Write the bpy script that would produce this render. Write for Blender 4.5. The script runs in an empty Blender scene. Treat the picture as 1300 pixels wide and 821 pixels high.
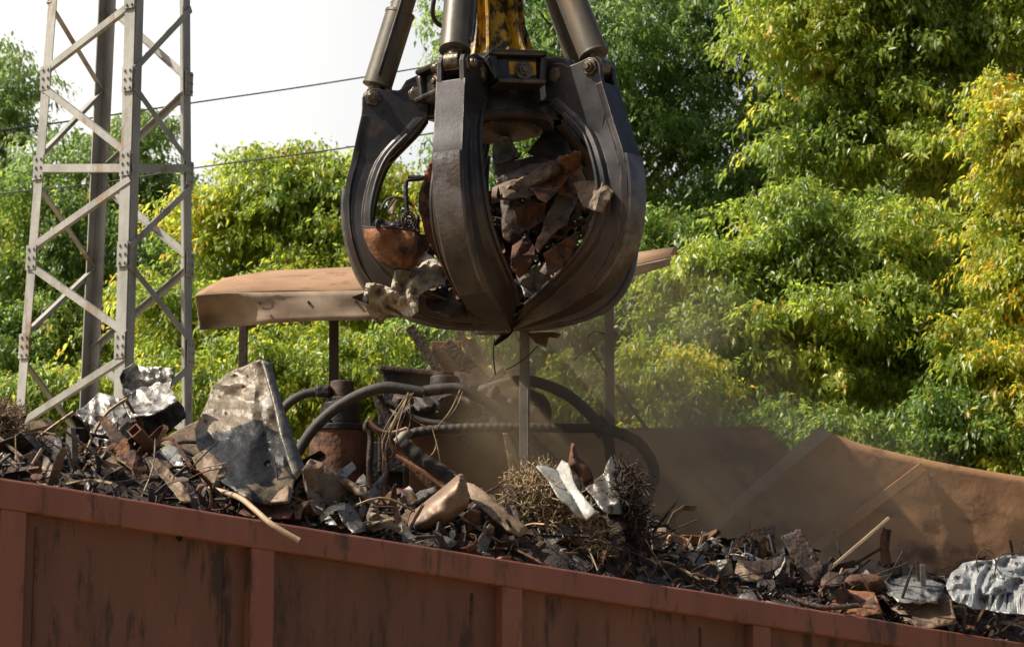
import bpy, bmesh, math, random
import numpy as np
from mathutils import Vector, Matrix, noise

R = math.radians
random.seed(7)
sc = bpy.context.scene
col = sc.collection

# ------------------------------------------------------------------ camera
W, H, F = 1300.0, 821.0, 2932.0
PITCH = math.atan(490.0 / F)
CAM = Vector((0, 0, 1.7))
Fv = Vector((0, math.cos(PITCH), math.sin(PITCH)))
Uv = Vector((0, -math.sin(PITCH), math.cos(PITCH)))
Rv = Vector((1, 0, 0))

def P(px, py, Y):
    d = Fv + Rv * ((px - W / 2) / F) + Uv * ((H / 2 - py) / F)
    return CAM + d * (Y / d.y)

def pxm(Y):
    return Y / F        # metres per pixel at distance Y

cam = bpy.data.cameras.new('camera')
cam.lens = F / W * 36.0
cam.sensor_width = 36.0
cam.sensor_fit = 'HORIZONTAL'
cam.clip_end = 2000
cam.dof.use_dof = True
cam.dof.focus_distance = 12.6
cam.dof.aperture_fstop = 6.3
co = bpy.data.objects.new('camera', cam)
col.objects.link(co)
co.location = CAM
co.rotation_euler = (math.pi / 2 + PITCH, 0, 0)
sc.camera = co

# ------------------------------------------------------------------ light
SUN_EL, SUN_AZ = 48.0, -101.0          # azimuth clockwise from +Y; -104 = from the left, a little on the camera's side
sd = Vector((math.cos(R(SUN_EL)) * math.sin(R(SUN_AZ)), math.cos(R(SUN_EL)) * math.cos(R(SUN_AZ)), math.sin(R(SUN_EL))))
w = bpy.data.worlds.new('World')
sc.world = w
w.use_nodes = True
nt = w.node_tree
nt.nodes.clear()
sky = nt.nodes.new('ShaderNodeTexSky')
sky.sky_type = 'NISHITA'
sky.sun_disc = False
sky.sun_elevation = R(SUN_EL)
sky.sun_rotation = R(SUN_AZ)
sky.air_density = 1.0
sky.dust_density = 5.0
sky.ozone_density = 1.0
bg = nt.nodes.new('ShaderNodeBackground')
bg.inputs[1].default_value = 0.07
wo = nt.nodes.new('ShaderNodeOutputWorld')
tcw = nt.nodes.new('ShaderNodeTexCoord')
dt = nt.nodes.new('ShaderNodeVectorMath'); dt.operation = 'DOT_PRODUCT'
dt.inputs[1].default_value = Vector((-.22, .95, .2)).normalized()
nt.links.new(tcw.outputs['Generated'], dt.inputs[0])
mrw = nt.nodes.new('ShaderNodeMapRange'); mrw.interpolation_type = 'SMOOTHSTEP'
mrw.inputs['From Min'].default_value = .62; mrw.inputs['From Max'].default_value = .90
mrw.inputs['To Min'].default_value = .0; mrw.inputs['To Max'].default_value = .95
nt.links.new(dt.outputs['Value'], mrw.inputs[0])
mxw = nt.nodes.new('ShaderNodeMixRGB')
mxw.inputs[2].default_value = (8.3, 8.5, 8.6, 1)          # white glow added to the sky colour behind the trees only
dt2 = nt.nodes.new('ShaderNodeVectorMath'); dt2.operation = 'DOT_PRODUCT'      # warm glare mixed into the sky colour towards the upper left
dt2.inputs[1].default_value = Vector((-.30, .91, .29)).normalized()
nt.links.new(tcw.outputs['Generated'], dt2.inputs[0])
mr2 = nt.nodes.new('ShaderNodeMapRange'); mr2.interpolation_type = 'SMOOTHSTEP'
mr2.inputs['From Min'].default_value = .955; mr2.inputs['From Max'].default_value = .998
nt.links.new(dt2.outputs['Value'], mr2.inputs[0])
mx2 = nt.nodes.new('ShaderNodeMixRGB'); mx2.inputs[1].default_value = (8.4, 8.5, 8.55, 1); mx2.inputs[2].default_value = (11.5, 11.3, 10.8, 1)
nt.links.new(mr2.outputs[0], mx2.inputs[0]); nt.links.new(mx2.outputs[0], mxw.inputs[2])
nt.links.new(mrw.outputs[0], mxw.inputs[0])
nt.links.new(sky.outputs[0], mxw.inputs[1])
nt.links.new(mxw.outputs[0], bg.inputs[0])
nt.links.new(bg.outputs[0], wo.inputs[0])
sl = bpy.data.lights.new('sun', 'SUN')
sl.energy = 5.0
sl.angle = R(0.53)
sl.color = (1.0, 0.93, 0.80)
so = bpy.data.objects.new('sun', sl)
col.objects.link(so)
so.rotation_euler = (-sd).to_track_quat('-Z', 'Y').to_euler()
so.location = sd * 50

sc.view_settings.view_transform = 'Standard'
sc.view_settings.look = 'None'
sc.view_settings.exposure = 0.6
sc.view_settings.gamma = 1.0

# ------------------------------------------------------------------ materials
def lin(r, g, b):
    f = lambda c: (c / 255 / 12.92) if c / 255 <= 0.04045 else ((c / 255 + 0.055) / 1.055) ** 2.4
    return (f(r), f(g), f(b), 1)

def mat(name, c1, c2, c3=None, scale=6.0, rough=0.6, metal=0.0, bump=0.25, spot=0.55, spotscale=None, stretch=(1, 1, 1), bscale=None, lo=0.35, hi=0.65, bdist=0.02):
    m = bpy.data.materials.new(name)
    m.use_nodes = True
    t = m.node_tree
    b = t.nodes['Principled BSDF']
    tc = t.nodes.new('ShaderNodeTexCoord')
    mp = t.nodes.new('ShaderNodeMapping')
    mp.inputs['Scale'].default_value = stretch
    t.links.new(tc.outputs['Object'], mp.inputs[0])
    n1 = t.nodes.new('ShaderNodeTexNoise')
    n1.inputs['Scale'].default_value = scale
    n1.inputs['Detail'].default_value = 8
    n1.inputs['Roughness'].default_value = 0.65
    t.links.new(mp.outputs[0], n1.inputs['Vector'])
    r1 = t.nodes.new('ShaderNodeValToRGB')
    r1.color_ramp.elements[0].position = lo
    r1.color_ramp.elements[1].position = hi
    r1.color_ramp.elements[0].color = c1
    r1.color_ramp.elements[1].color = c2
    t.links.new(n1.outputs['Fac'], r1.inputs[0])
    out = r1.outputs[0]
    mr = t.nodes.new('ShaderNodeMapRange')
    mr.inputs['To Min'].default_value = max(0.05, rough - 0.15)
    mr.inputs['To Max'].default_value = min(1.0, rough + 0.15)
    if c3 is not None:
        n2 = t.nodes.new('ShaderNodeTexNoise')
        n2.inputs['Scale'].default_value = spotscale or scale * 0.6
        n2.inputs['Detail'].default_value = 10
        n2.inputs['Roughness'].default_value = 0.7
        n2.noise_dimensions = '4D'
        n2.inputs['W'].default_value = random.uniform(0, 20)
        t.links.new(mp.outputs[0], n2.inputs['Vector'])
        r2 = t.nodes.new('ShaderNodeValToRGB')
        r2.color_ramp.elements[0].position = spot - 0.03
        r2.color_ramp.elements[1].position = spot + 0.05
        t.links.new(n2.outputs['Fac'], r2.inputs[0])
        mx = t.nodes.new('ShaderNodeMixRGB')
        mx.inputs[2].default_value = c3
        t.links.new(r2.outputs[0], mx.inputs[0])
        t.links.new(out, mx.inputs[1])
        out = mx.outputs[0]
        t.links.new(n2.outputs['Fac'], mr.inputs[0])
    else:
        t.links.new(n1.outputs['Fac'], mr.inputs[0])
    t.links.new(out, b.inputs['Base Color'])
    t.links.new(mr.outputs[0], b.inputs['Roughness'])
    b.inputs['Metallic'].default_value = metal
    nb = t.nodes.new('ShaderNodeTexNoise')
    nb.inputs['Scale'].default_value = bscale or scale * 4
    nb.inputs['Detail'].default_value = 8
    t.links.new(tc.outputs['Object'], nb.inputs['Vector'])
    bp = t.nodes.new('ShaderNodeBump')
    bp.inputs['Strength'].default_value = bump
    bp.inputs['Distance'].default_value = bdist
    t.links.new(nb.outputs['Fac'], bp.inputs['Height'])
    t.links.new(bp.outputs[0], b.inputs['Normal'])
    return m

M = {}
M['grab'] = mat('dark_worn_steel', lin(38, 36, 37), lin(64, 61, 61), lin(84, 66, 52), scale=5, rough=0.42, metal=0.5, bump=0.07, spot=0.60, bscale=60, bdist=0.008)
M['grab_rust'] = mat('dusty_worn_steel', lin(70, 60, 54), lin(112, 94, 80), lin(122, 84, 58), scale=7, rough=0.5, metal=0.4, bump=0.4, spot=0.52, bscale=30, stretch=(1, 1, .5), bdist=0.01)
M['grab_light'] = mat('scuffed_steel', lin(78, 76, 76), lin(116, 112, 110), lin(66, 56, 48), scale=6, rough=0.4, metal=0.6, bump=0.3, spot=0.55, bscale=40, bdist=0.01)
M['cylinder'] = mat('oily_grey_cylinder', lin(66, 62, 56), lin(104, 96, 84), lin(110, 88, 58), scale=5, rough=0.45, metal=0.35, bump=0.12, spot=0.58, stretch=(1, 1, .35), bdist=0.01)
M['yellow'] = mat('grimy_yellow_paint', lin(150, 112, 8), lin(192, 150, 16), lin(34, 28, 16), scale=9, rough=0.5, bump=0.4, spot=0.50, spotscale=14, stretch=(1, 1, .5), bdist=0.01)
M['tank'] = mat('dull_brown_tank', lin(100, 76, 58), lin(134, 106, 82), lin(74, 54, 42), scale=5, rough=.5, metal=.2, bump=.15, spot=.58)
M['leather'] = mat('dusty_brown_fold', lin(74, 60, 48), lin(126, 106, 86), lin(52, 40, 32), scale=6, rough=.6, metal=.1, bump=.4, spot=.58)
M['bolt'] = mat('greasy_bolt_steel', lin(60, 52, 44), lin(120, 108, 92), scale=20, rough=0.35, metal=0.7, bump=0.2)
M['red'] = mat('faded_red_paint', lin(116, 70, 56), lin(136, 84, 68), lin(76, 54, 42), scale=3, rough=0.6, bump=0.25, spot=0.57, spotscale=11, stretch=(1, 1, .22), bscale=22, bdist=0.006)
M['red_wall'] = mat('rusted_red_wall', lin(94, 62, 49), lin(116, 76, 61), lin(62, 46, 38), scale=3, rough=0.75, bump=0.3, spot=0.54, spotscale=9, stretch=(1, 1, .22), bscale=22, bdist=0.006)
M['galv'] = mat('galvanised_steel', lin(132, 130, 124), lin(166, 164, 156), lin(130, 110, 90), scale=5, rough=0.5, metal=0.25, bump=0.1, spot=0.58, spotscale=5, stretch=(1, 1, .3))
M['canopy'] = mat('dusty_beige_sheet', lin(130, 98, 70), lin(158, 124, 92), lin(112, 74, 48), scale=2.0, rough=0.75, bump=0.1, spot=0.62, spotscale=2.5, bdist=0.01)
M['fascia'] = mat('stained_grey_beige_sheet', lin(120, 100, 80), lin(154, 134, 112), lin(140, 80, 42), scale=3, rough=0.7, bump=0.15, spot=0.57, spotscale=2.4, bdist=0.01)
M['darkpost'] = mat('dark_brown_post', lin(40, 32, 26), lin(66, 52, 42), scale=8, rough=0.7, bump=0.2)
M['greypost'] = mat('grey_post', lin(104, 98, 88), lin(134, 126, 114), scale=5, rough=0.6, bump=0.1)
M['rust'] = mat('brown_rust', lin(70, 44, 30), lin(112, 74, 50), lin(50, 36, 28), scale=9, rough=0.8, metal=0.1, bump=0.5, spot=0.55)
M['rust_or'] = mat('orange_rust', lin(92, 56, 34), lin(140, 92, 58), lin(52, 36, 28), scale=12, rough=0.85, bump=0.5, spot=0.52)
M['rust_dark'] = mat('dark_rust', lin(36, 28, 24), lin(70, 54, 44), lin(96, 68, 50), scale=11, rough=0.65, metal=0.3, bump=0.5, spot=0.6)
M['tan'] = mat('dusty_tan_metal', lin(88, 72, 55), lin(138, 116, 92), lin(52, 40, 32), scale=7, rough=0.65, metal=0.15, bump=0.4, spot=0.58)
M['grey'] = mat('scratched_grey_sheet', lin(84, 80, 74), lin(128, 122, 114), lin(52, 42, 36), scale=8, rough=0.45, metal=0.5, bump=0.35, spot=0.58)
M['silver'] = mat('bright_silver_sheet', lin(120, 118, 112), lin(170, 168, 162), lin(66, 56, 46), scale=9, rough=0.42, metal=0.45, bump=0.35, spot=0.62)
M['white'] = mat('chipped_white_enamel', lin(128, 126, 118), lin(160, 158, 150), lin(78, 66, 52), scale=6, rough=0.4, metal=0.0, bump=0.2, spot=0.68)
M['char'] = mat('scorched_sheet', lin(90, 76, 60), lin(120, 104, 84), lin(18, 16, 15), scale=5, rough=0.6, metal=0.2, bump=0.5, spot=0.50, spotscale=2.6, lo=.3, hi=.7)
M['charsilver'] = mat('blackened_silver_sheet', lin(120, 116, 110), lin(176, 172, 166), lin(34, 30, 27), scale=7, rough=0.42, metal=0.45, bump=0.45, spot=0.52, spotscale=6)
M['black'] = mat('black_grime', lin(20, 18, 17), lin(44, 38, 34), scale=10, rough=0.55, metal=0.2, bump=0.4)
M['hose'] = mat('dusty_rubber_hose', lin(36, 32, 28), lin(64, 56, 50), lin(88, 74, 60), scale=7, rough=0.7, bump=0.2, spot=0.6, stretch=(1, 1, 1))
M['engine'] = mat('oily_brown_machine_paint', lin(52, 38, 28), lin(84, 60, 44), lin(28, 24, 21), scale=5, rough=0.65, bump=0.3, spot=0.5)
M['brownbox'] = mat('dusty_brown_panel', lin(88, 58, 38), lin(114, 78, 52), lin(62, 42, 30), scale=2.5, rough=0.75, bump=0.12, spot=0.6)
M['hopper'] = mat('dusty_rust_brown_plate', lin(144, 106, 72), lin(176, 134, 94), lin(92, 68, 50), scale=1.6, rough=0.75, bump=0.15, spot=0.55, spotscale=1.4, stretch=(1, 1, 1.4), bscale=20)
M['hopper_edge'] = mat('dusty_grey_flange', lin(132, 116, 98), lin(158, 140, 120), lin(116, 92, 70), scale=4, rough=0.7, bump=0.15, spot=0.6)
M['wire'] = mat('rusty_wire', lin(112, 92, 68), lin(172, 150, 116), lin(64, 48, 34), scale=15, rough=0.7, metal=0.2, bump=0.2, spot=0.55)
M['wire_dark'] = mat('dark_wire', lin(40, 34, 30), lin(74, 62, 52), scale=15, rough=0.6, metal=0.3, bump=0.1)
M['wood'] = mat('weathered_board', lin(150, 136, 112), lin(182, 168, 142), scale=12, rough=0.85, bump=0.3, stretch=(1, 1, .2))
M['palepipe'] = mat('pale_tan_pipe', lin(150, 126, 98), lin(176, 152, 124), lin(110, 80, 58), scale=10, rough=0.6, bump=0.15, spot=0.62)
M['copper'] = mat('dusty_copper_pipe', lin(150, 104, 74), lin(190, 144, 110), scale=14, rough=0.5, metal=0.3, bump=0.15)
M['foil'] = mat('silver_foil', lin(124, 124, 122), lin(166, 166, 164), lin(64, 60, 56), scale=10, rough=0.4, metal=0.2, bump=0.4, spot=0.66, bscale=26)
M['cloth'] = mat('dirty_white_sack', lin(128, 112, 90), lin(176, 168, 152), lin(84, 62, 44), scale=7, rough=0.75, bump=0.5, spot=0.57, bscale=24)
M['mound'] = mat('dark_scrap_fill', lin(26, 21, 18), lin(62, 48, 38), scale=14, rough=0.9, bump=0.8)
M['bark'] = mat('bark', lin(48, 40, 32), lin(86, 74, 60), scale=10, rough=0.9, bump=0.6, stretch=(1, 1, .3))
M['cable'] = mat('power_cable', lin(44, 44, 46), lin(60, 60, 62), scale=5, rough=0.6)
M['ground'] = mat('dry_dirt', lin(120, 104, 82), lin(150, 132, 104), lin(78, 92, 48), scale=0.5, rough=0.95, bump=0.5, spot=0.55, bscale=8)

def dusty(m, z0, z1, c):
    t = m.node_tree; b = t.nodes['Principled BSDF']
    lk = b.inputs['Base Color'].links[0]; src = lk.from_socket
    tc = t.nodes.new('ShaderNodeTexCoord'); sp = t.nodes.new('ShaderNodeSeparateXYZ'); t.links.new(tc.outputs['Object'], sp.inputs[0])
    mr = t.nodes.new('ShaderNodeMapRange'); mr.inputs['From Min'].default_value = z0; mr.inputs['From Max'].default_value = z1
    t.links.new(sp.outputs['Z'], mr.inputs[0])
    n = t.nodes.new('ShaderNodeTexNoise'); n.inputs['Scale'].default_value = 4; n.inputs['Detail'].default_value = 8
    t.links.new(tc.outputs['Object'], n.inputs['Vector'])
    mu = t.nodes.new('ShaderNodeMath'); mu.operation = 'MULTIPLY'
    n2 = t.nodes.new('ShaderNodeMapRange'); n2.inputs['From Min'].default_value = .3; n2.inputs['From Max'].default_value = .7; n2.inputs['To Min'].default_value = .25
    t.links.new(n.outputs['Fac'], n2.inputs[0])
    t.links.new(mr.outputs[0], mu.inputs[0]); t.links.new(n2.outputs[0], mu.inputs[1])
    mx = t.nodes.new('ShaderNodeMixRGB'); mx.inputs[2].default_value = c
    t.links.new(mu.outputs[0], mx.inputs[0]); t.links.new(src, mx.inputs[1]); t.links.new(mx.outputs[0], b.inputs['Base Color'])
def edgewear(m, c, radius=.012):
    # paint and grime rubbed off along the edges of the steel
    t = m.node_tree; b = t.nodes['Principled BSDF']; src = b.inputs['Base Color'].links[0].from_socket
    g = t.nodes.new('ShaderNodeNewGeometry'); tc = t.nodes.new('ShaderNodeTexCoord'); bv = t.nodes.new('ShaderNodeBevel')
    bv.samples = 4; bv.inputs['Radius'].default_value = radius
    n = t.nodes.new('ShaderNodeTexNoise'); n.inputs['Scale'].default_value = 12; n.inputs['Detail'].default_value = 8
    t.links.new(tc.outputs['Object'], n.inputs['Vector'])
    d = t.nodes.new('ShaderNodeVectorMath'); d.operation = 'DOT_PRODUCT'
    t.links.new(bv.outputs[0], d.inputs[0]); t.links.new(g.outputs['Normal'], d.inputs[1])
    r = t.nodes.new('ShaderNodeMapRange'); r.inputs['From Min'].default_value = .985; r.inputs['From Max'].default_value = .90; r.inputs['To Max'].default_value = .8
    t.links.new(d.outputs['Value'], r.inputs[0])
    n2 = t.nodes.new('ShaderNodeMapRange'); n2.inputs['From Min'].default_value = .42; n2.inputs['From Max'].default_value = .6
    t.links.new(n.outputs['Fac'], n2.inputs[0])
    mu = t.nodes.new('ShaderNodeMath'); mu.operation = 'MULTIPLY'
    t.links.new(r.outputs[0], mu.inputs[0]); t.links.new(n2.outputs[0], mu.inputs[1])
    mx = t.nodes.new('ShaderNodeMixRGB'); mx.inputs[2].default_value = c
    t.links.new(mu.outputs[0], mx.inputs[0]); t.links.new(src, mx.inputs[1]); t.links.new(mx.outputs[0], b.inputs['Base Color'])
dusty(M['grab'], -.7, -1.7, lin(96, 74, 56))
dusty(M['grab_light'], -.7, -1.6, lin(108, 86, 66))
edgewear(M['grab'], lin(156, 142, 124))
edgewear(M['yellow'], lin(60, 48, 34))
edgewear(M['red'], lin(112, 84, 66), .008)

def scorched(cx, cz, rx, rz):
    m = mat('scorched_panel', lin(86, 75, 59), lin(120, 105, 84), lin(150, 148, 144), scale=5, rough=.48, metal=.12, bump=.5, spot=.60, spotscale=9)
    t = m.node_tree; b = t.nodes['Principled BSDF']; src = b.inputs['Base Color'].links[0].from_socket
    tc = t.nodes.new('ShaderNodeTexCoord'); n = t.nodes.new('ShaderNodeTexNoise'); n.inputs['Scale'].default_value = 4.5; n.inputs['Detail'].default_value = 8
    t.links.new(tc.outputs['Object'], n.inputs['Vector'])
    mp = t.nodes.new('ShaderNodeMapping'); mp.inputs['Location'].default_value = (-cx / rx, 0, -cz / rz); mp.inputs['Scale'].default_value = (1 / rx, .01, 1 / rz)
    t.links.new(tc.outputs['Object'], mp.inputs[0])
    ln = t.nodes.new('ShaderNodeVectorMath'); ln.operation = 'LENGTH'; t.links.new(mp.outputs[0], ln.inputs[0])
    ad = t.nodes.new('ShaderNodeMath'); ad.operation = 'MULTIPLY_ADD'; ad.inputs[1].default_value = 2.6
    t.links.new(n.outputs['Fac'], ad.inputs[0]); t.links.new(ln.outputs['Value'], ad.inputs[2])
    r = t.nodes.new('ShaderNodeMapRange'); r.inputs['From Min'].default_value = 2.40; r.inputs['From Max'].default_value = 2.33
    t.links.new(ad.outputs[0], r.inputs[0])
    mx = t.nodes.new('ShaderNodeMixRGB'); mx.inputs[2].default_value = (.008, .008, .009, 1)
    t.links.new(r.outputs[0], mx.inputs[0]); t.links.new(src, mx.inputs[1]); t.links.new(mx.outputs[0], b.inputs['Base Color'])
    return m
M['panel'] = scorched(.0, .23, .27, .20)

def leafmat(name, cols, trans=0.5):
    m = bpy.data.materials.new(name)
    m.use_nodes = True
    t = m.node_tree
    t.nodes.clear()
    a = t.nodes.new('ShaderNodeAttribute')
    a.attribute_name = 'tint'
    r = t.nodes.new('ShaderNodeValToRGB')
    cr = r.color_ramp
    while len(cr.elements) < len(cols):
        cr.elements.new(0.5)
    for e, (p, c) in zip(cr.elements, cols):
        e.position = p
        e.color = c
    t.links.new(a.outputs['Fac'], r.inputs[0])
    pb = t.nodes.new('ShaderNodeBsdfPrincipled')
    pb.inputs['Roughness'].default_value = 0.36
    pb.inputs['Specular IOR Level'].default_value = 0.55
    tr = t.nodes.new('ShaderNodeBsdfTranslucent')
    hs = t.nodes.new('ShaderNodeHueSaturation')
    hs.inputs['Saturation'].default_value = 1.05
    hs.inputs['Value'].default_value = 3.0
    hs.inputs['Hue'].default_value = 0.492
    mx = t.nodes.new('ShaderNodeMixShader')
    mx.inputs[0].default_value = trans
    o = t.nodes.new('ShaderNodeOutputMaterial')
    t.links.new(r.outputs[0], pb.inputs['Base Color'])
    t.links.new(r.outputs[0], hs.inputs['Color'])
    t.links.new(hs.outputs[0], tr.inputs['Color'])
    t.links.new(pb.outputs[0], mx.inputs[1])
    t.links.new(tr.outputs[0], mx.inputs[2])
    t.links.new(mx.outputs[0], o.inputs[0])
    return m

L_BRIGHT = leafmat('leaf_yellow_green', [(0, (.055, .10, .024, 1)), (.4, (.155, .215, .038, 1)), (.85, (.34, .36, .065, 1)), (1, (.42, .29, .06, 1))])
L_MID = leafmat('leaf_mid_green', [(0, (.042, .085, .024, 1)), (.5, (.11, .17, .036, 1)), (.88, (.26, .30, .055, 1)), (1, (.36, .26, .05, 1))])
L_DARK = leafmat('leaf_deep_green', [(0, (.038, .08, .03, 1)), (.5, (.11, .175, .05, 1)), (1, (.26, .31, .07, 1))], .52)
L_OR = leafmat('leaf_orange_green', [(0, (.06, .11, .022, 1)), (.45, (.19, .24, .035, 1)), (.8, (.38, .35, .05, 1)), (1, (.48, .28, .045, 1))])
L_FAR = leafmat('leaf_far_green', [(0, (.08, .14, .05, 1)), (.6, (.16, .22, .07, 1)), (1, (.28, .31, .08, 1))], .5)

# ------------------------------------------------------------------ mesh helpers
def tag(o, label=None, cat=None, group=None, kind=None):
    if label: o['label'] = label
    if cat: o['category'] = cat
    if group: o['group'] = group
    if kind: o['kind'] = kind
    return o

def empty(name, loc, label=None, cat=None, group=None):
    o = bpy.data.objects.new(name, None)
    o.empty_display_size = 0.1
    col.objects.link(o)
    o.location = loc
    return tag(o, label, cat, group)

def rootloc(o):
    while o.parent is not None:
        o = o.parent
    return o.location if o.type == 'EMPTY' else Vector(o.location)

class MB:
    def __init__(s):
        s.v = []; s.f = []; s.mi = []
    def face(s, idx, mi=0):
        s.f.append(tuple(idx)); s.mi.append(mi)
    def box(s, c, hx, hy, hz, mi=0):
        n = len(s.v)
        for a in (-1, 1):
            for b in (-1, 1):
                for d in (-1, 1):
                    s.v.append(c + hx * a + hy * b + hz * d)
        for q in ((0, 1, 3, 2), (4, 6, 7, 5), (0, 4, 5, 1), (2, 3, 7, 6), (0, 2, 6, 4), (1, 5, 7, 3)):
            s.face([n + i for i in q], mi)
        return s
    def beam(s, a, b, w, h, up=Vector((0, 0, 1)), mi=0):
        a = Vector(a); b = Vector(b)
        d = (b - a).normalized()
        x = d.cross(up)
        if x.length < 1e-4: x = d.cross(Vector((0, 1, 0)))
        x.normalize(); y = x.cross(d).normalized()
        return s.box((a + b) / 2, (b - a) / 2, x * w / 2, y * h / 2, mi)
    def angle(s, a, b, w, t, u, v):
        # L section: two thin flanges along u and v
        a = Vector(a); b = Vector(b)
        d = (b - a).normalized()
        u = (u - d * u.dot(d)).normalized(); v = (v - d * v.dot(d)).normalized()
        c = (a + b) / 2
        s.box(c + u * w / 2, (b - a) / 2, u * w / 2, v * t / 2)
        s.box(c + v * (w / 2 + t / 2 + .001), (b - a) / 2, v * (w / 2 - .001), u * t / 2)
        return s
    def tube(s, pts, r, n=10, mi=0, cap=True, rfun=None, sub=0):
        pts = [Vector(p) for p in pts]
        if sub: pts = smooth_path(pts, sub)
        m = len(pts)
        up = None
        base = len(s.v)
        for i, p in enumerate(pts):
            if i == 0: d = pts[1] - pts[0]
            elif i == m - 1: d = pts[-1] - pts[-2]
            else: d = pts[i + 1] - pts[i - 1]
            if d.length < 1e-9: d = Vector((0, 0, 1))
            d.normalize()
            if up is None:
                up = d.orthogonal().normalized()
            else:
                up = up - d * up.dot(d)
                if up.length < 1e-6: up = d.orthogonal()
                up.normalize()
            si = d.cross(up)
            rr = rfun(i / (m - 1)) * r if rfun else r
            for k in range(n):
                a = 2 * math.pi * k / n
                s.v.append(p + (up * math.cos(a) + si * math.sin(a)) * rr)
        for i in range(m - 1):
            for k in range(n):
                k2 = (k + 1) % n
                s.face((base + i * n + k, base + i * n + k2, base + (i + 1) * n + k2, base + (i + 1) * n + k), mi)
        if cap:
            s.face([base + k for k in range(n)][::-1], mi)
            s.face([base + (m - 1) * n + k for k in range(n)], mi)
        return s
    def prism(s, pts, off, mi=0):
        n = len(s.v); k = len(pts)
        s.v += [Vector(p) - off for p in pts] + [Vector(p) + off for p in pts]
        s.face(list(range(n, n + k))[::-1], mi)
        s.face(list(range(n + k, n + 2 * k)), mi)
        for i in range(k):
            j = (i + 1) % k
            s.face((n + i, n + j, n + k + j, n + k + i), mi)
        return s
    def build(s, name, mats, parent=None, local=False, smooth=30, bevel=0, solid=0, fix=True):
        me = bpy.data.meshes.new(name)
        vs = [Vector(v) for v in s.v]
        o = bpy.data.objects.new(name, me)
        if parent is not None:
            o.parent = parent
            off = Vector((0, 0, 0)) if local else rootloc(parent)
        else:
            if local: off = Vector((0, 0, 0))
            else:
                lo = Vector([min(v[i] for v in vs) for i in range(3)]); hi = Vector([max(v[i] for v in vs) for i in range(3)])
                off = Vector(((lo.x + hi.x) / 2, (lo.y + hi.y) / 2, lo.z))
                o.location = off
        me.from_pydata([v - off for v in vs], [], s.f)
        if not isinstance(mats, (list, tuple)): mats = [mats]
        for m in mats: me.materials.append(m)
        me.polygons.foreach_set('material_index', s.mi)
        if fix:
            bm = bmesh.new(); bm.from_mesh(me)
            bmesh.ops.recalc_face_normals(bm, faces=bm.faces)
            bm.to_mesh(me); bm.free()
        if smooth:
            me.polygons.foreach_set('use_smooth', [True] * len(me.polygons))
            me.set_sharp_from_angle(angle=R(smooth))
        me.update()
        col.objects.link(o)
        if solid:
            md = o.modifiers.new('thickness', 'SOLIDIFY'); md.thickness = solid; md.offset = 0
        if bevel:
            md = o.modifiers.new('bevel', 'BEVEL'); md.width = bevel; md.segments = 2; md.limit_method = 'ANGLE'; md.angle_limit = R(35)
        return o

def smooth_path(pts, sub):
    out = []
    n = len(pts)
    for i in range(n - 1):
        p0 = pts[max(0, i - 1)]; p1 = pts[i]; p2 = pts[i + 1]; p3 = pts[min(n - 1, i + 2)]
        for k in range(sub):
            t = k / sub
            out.append(0.5 * ((2 * p1) + (p2 - p0) * t + (2 * p0 - 5 * p1 + 4 * p2 - p3) * t * t + (3 * p1 - p0 - 3 * p2 + p3) * t ** 3))
    out.append(pts[-1])
    return out

def C3(pts): return [(x / 2.83, 440 + y / 2.83) for x, y in pts]
def C6(pts): return [(340 + x / 2.83, 440 + y / 2.83) for x, y in pts]
def C7(pts): return [(620 + x / 2.83, 440 + y / 2.83) for x, y in pts]
def C8(pts): return [(870 + x / 2.737, 440 + y / 2.737) for x, y in pts]
def C4(pts): return [(400 + x / 2.933, y / 2.933) for x, y in pts]
def C5(pts): return [(400 + x / 2.933, 200 + y / 2.933) for x, y in pts]

def cut_outline(pts, jag, lines, grid, rnd):
    """2-D outline -> bmesh of facets cut along crease lines and a fine grid"""
    o = []
    n = len(pts)
    for i in range(n):
        a = Vector(pts[i]); b = Vector(pts[(i + 1) % n])
        o.append(a)
        L = (b - a).length
        k = int(L / 9)
        for j in range(1, k):
            p = a.lerp(b, j / k)
            o.append(p + Vector((rnd.uniform(-jag, jag), rnd.uniform(-jag, jag))))
    bm = bmesh.new()
    vs = [bm.verts.new((p.x, p.y, 0)) for p in o]
    f = bm.faces.new(vs)
    bmesh.ops.triangulate(bm, faces=[f])
    xs = [p.x for p in o]; ys = [p.y for p in o]
    x0, x1, y0, y1 = min(xs), max(xs), min(ys), max(ys)
    def cut(co, no):
        bmesh.ops.bisect_plane(bm, geom=bm.verts[:] + bm.edges[:] + bm.faces[:], plane_co=co, plane_no=no)
    for (c, nrm) in lines:
        cut((c.x, c.y, 0), (nrm.x, nrm.y, 0))
    g = max(x1 - x0, y1 - y0) / grid
    x = x0 + g
    while x < x1: cut((x, 0, 0), (1, 0.02, 0)); x += g
    y = y0 + g
    while y < y1: cut((0, y, 0), (0.02, 1, 0)); y += g
    bmesh.ops.triangulate(bm, faces=bm.faces[:])
    return bm, (x0, x1, y0, y1)

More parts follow.
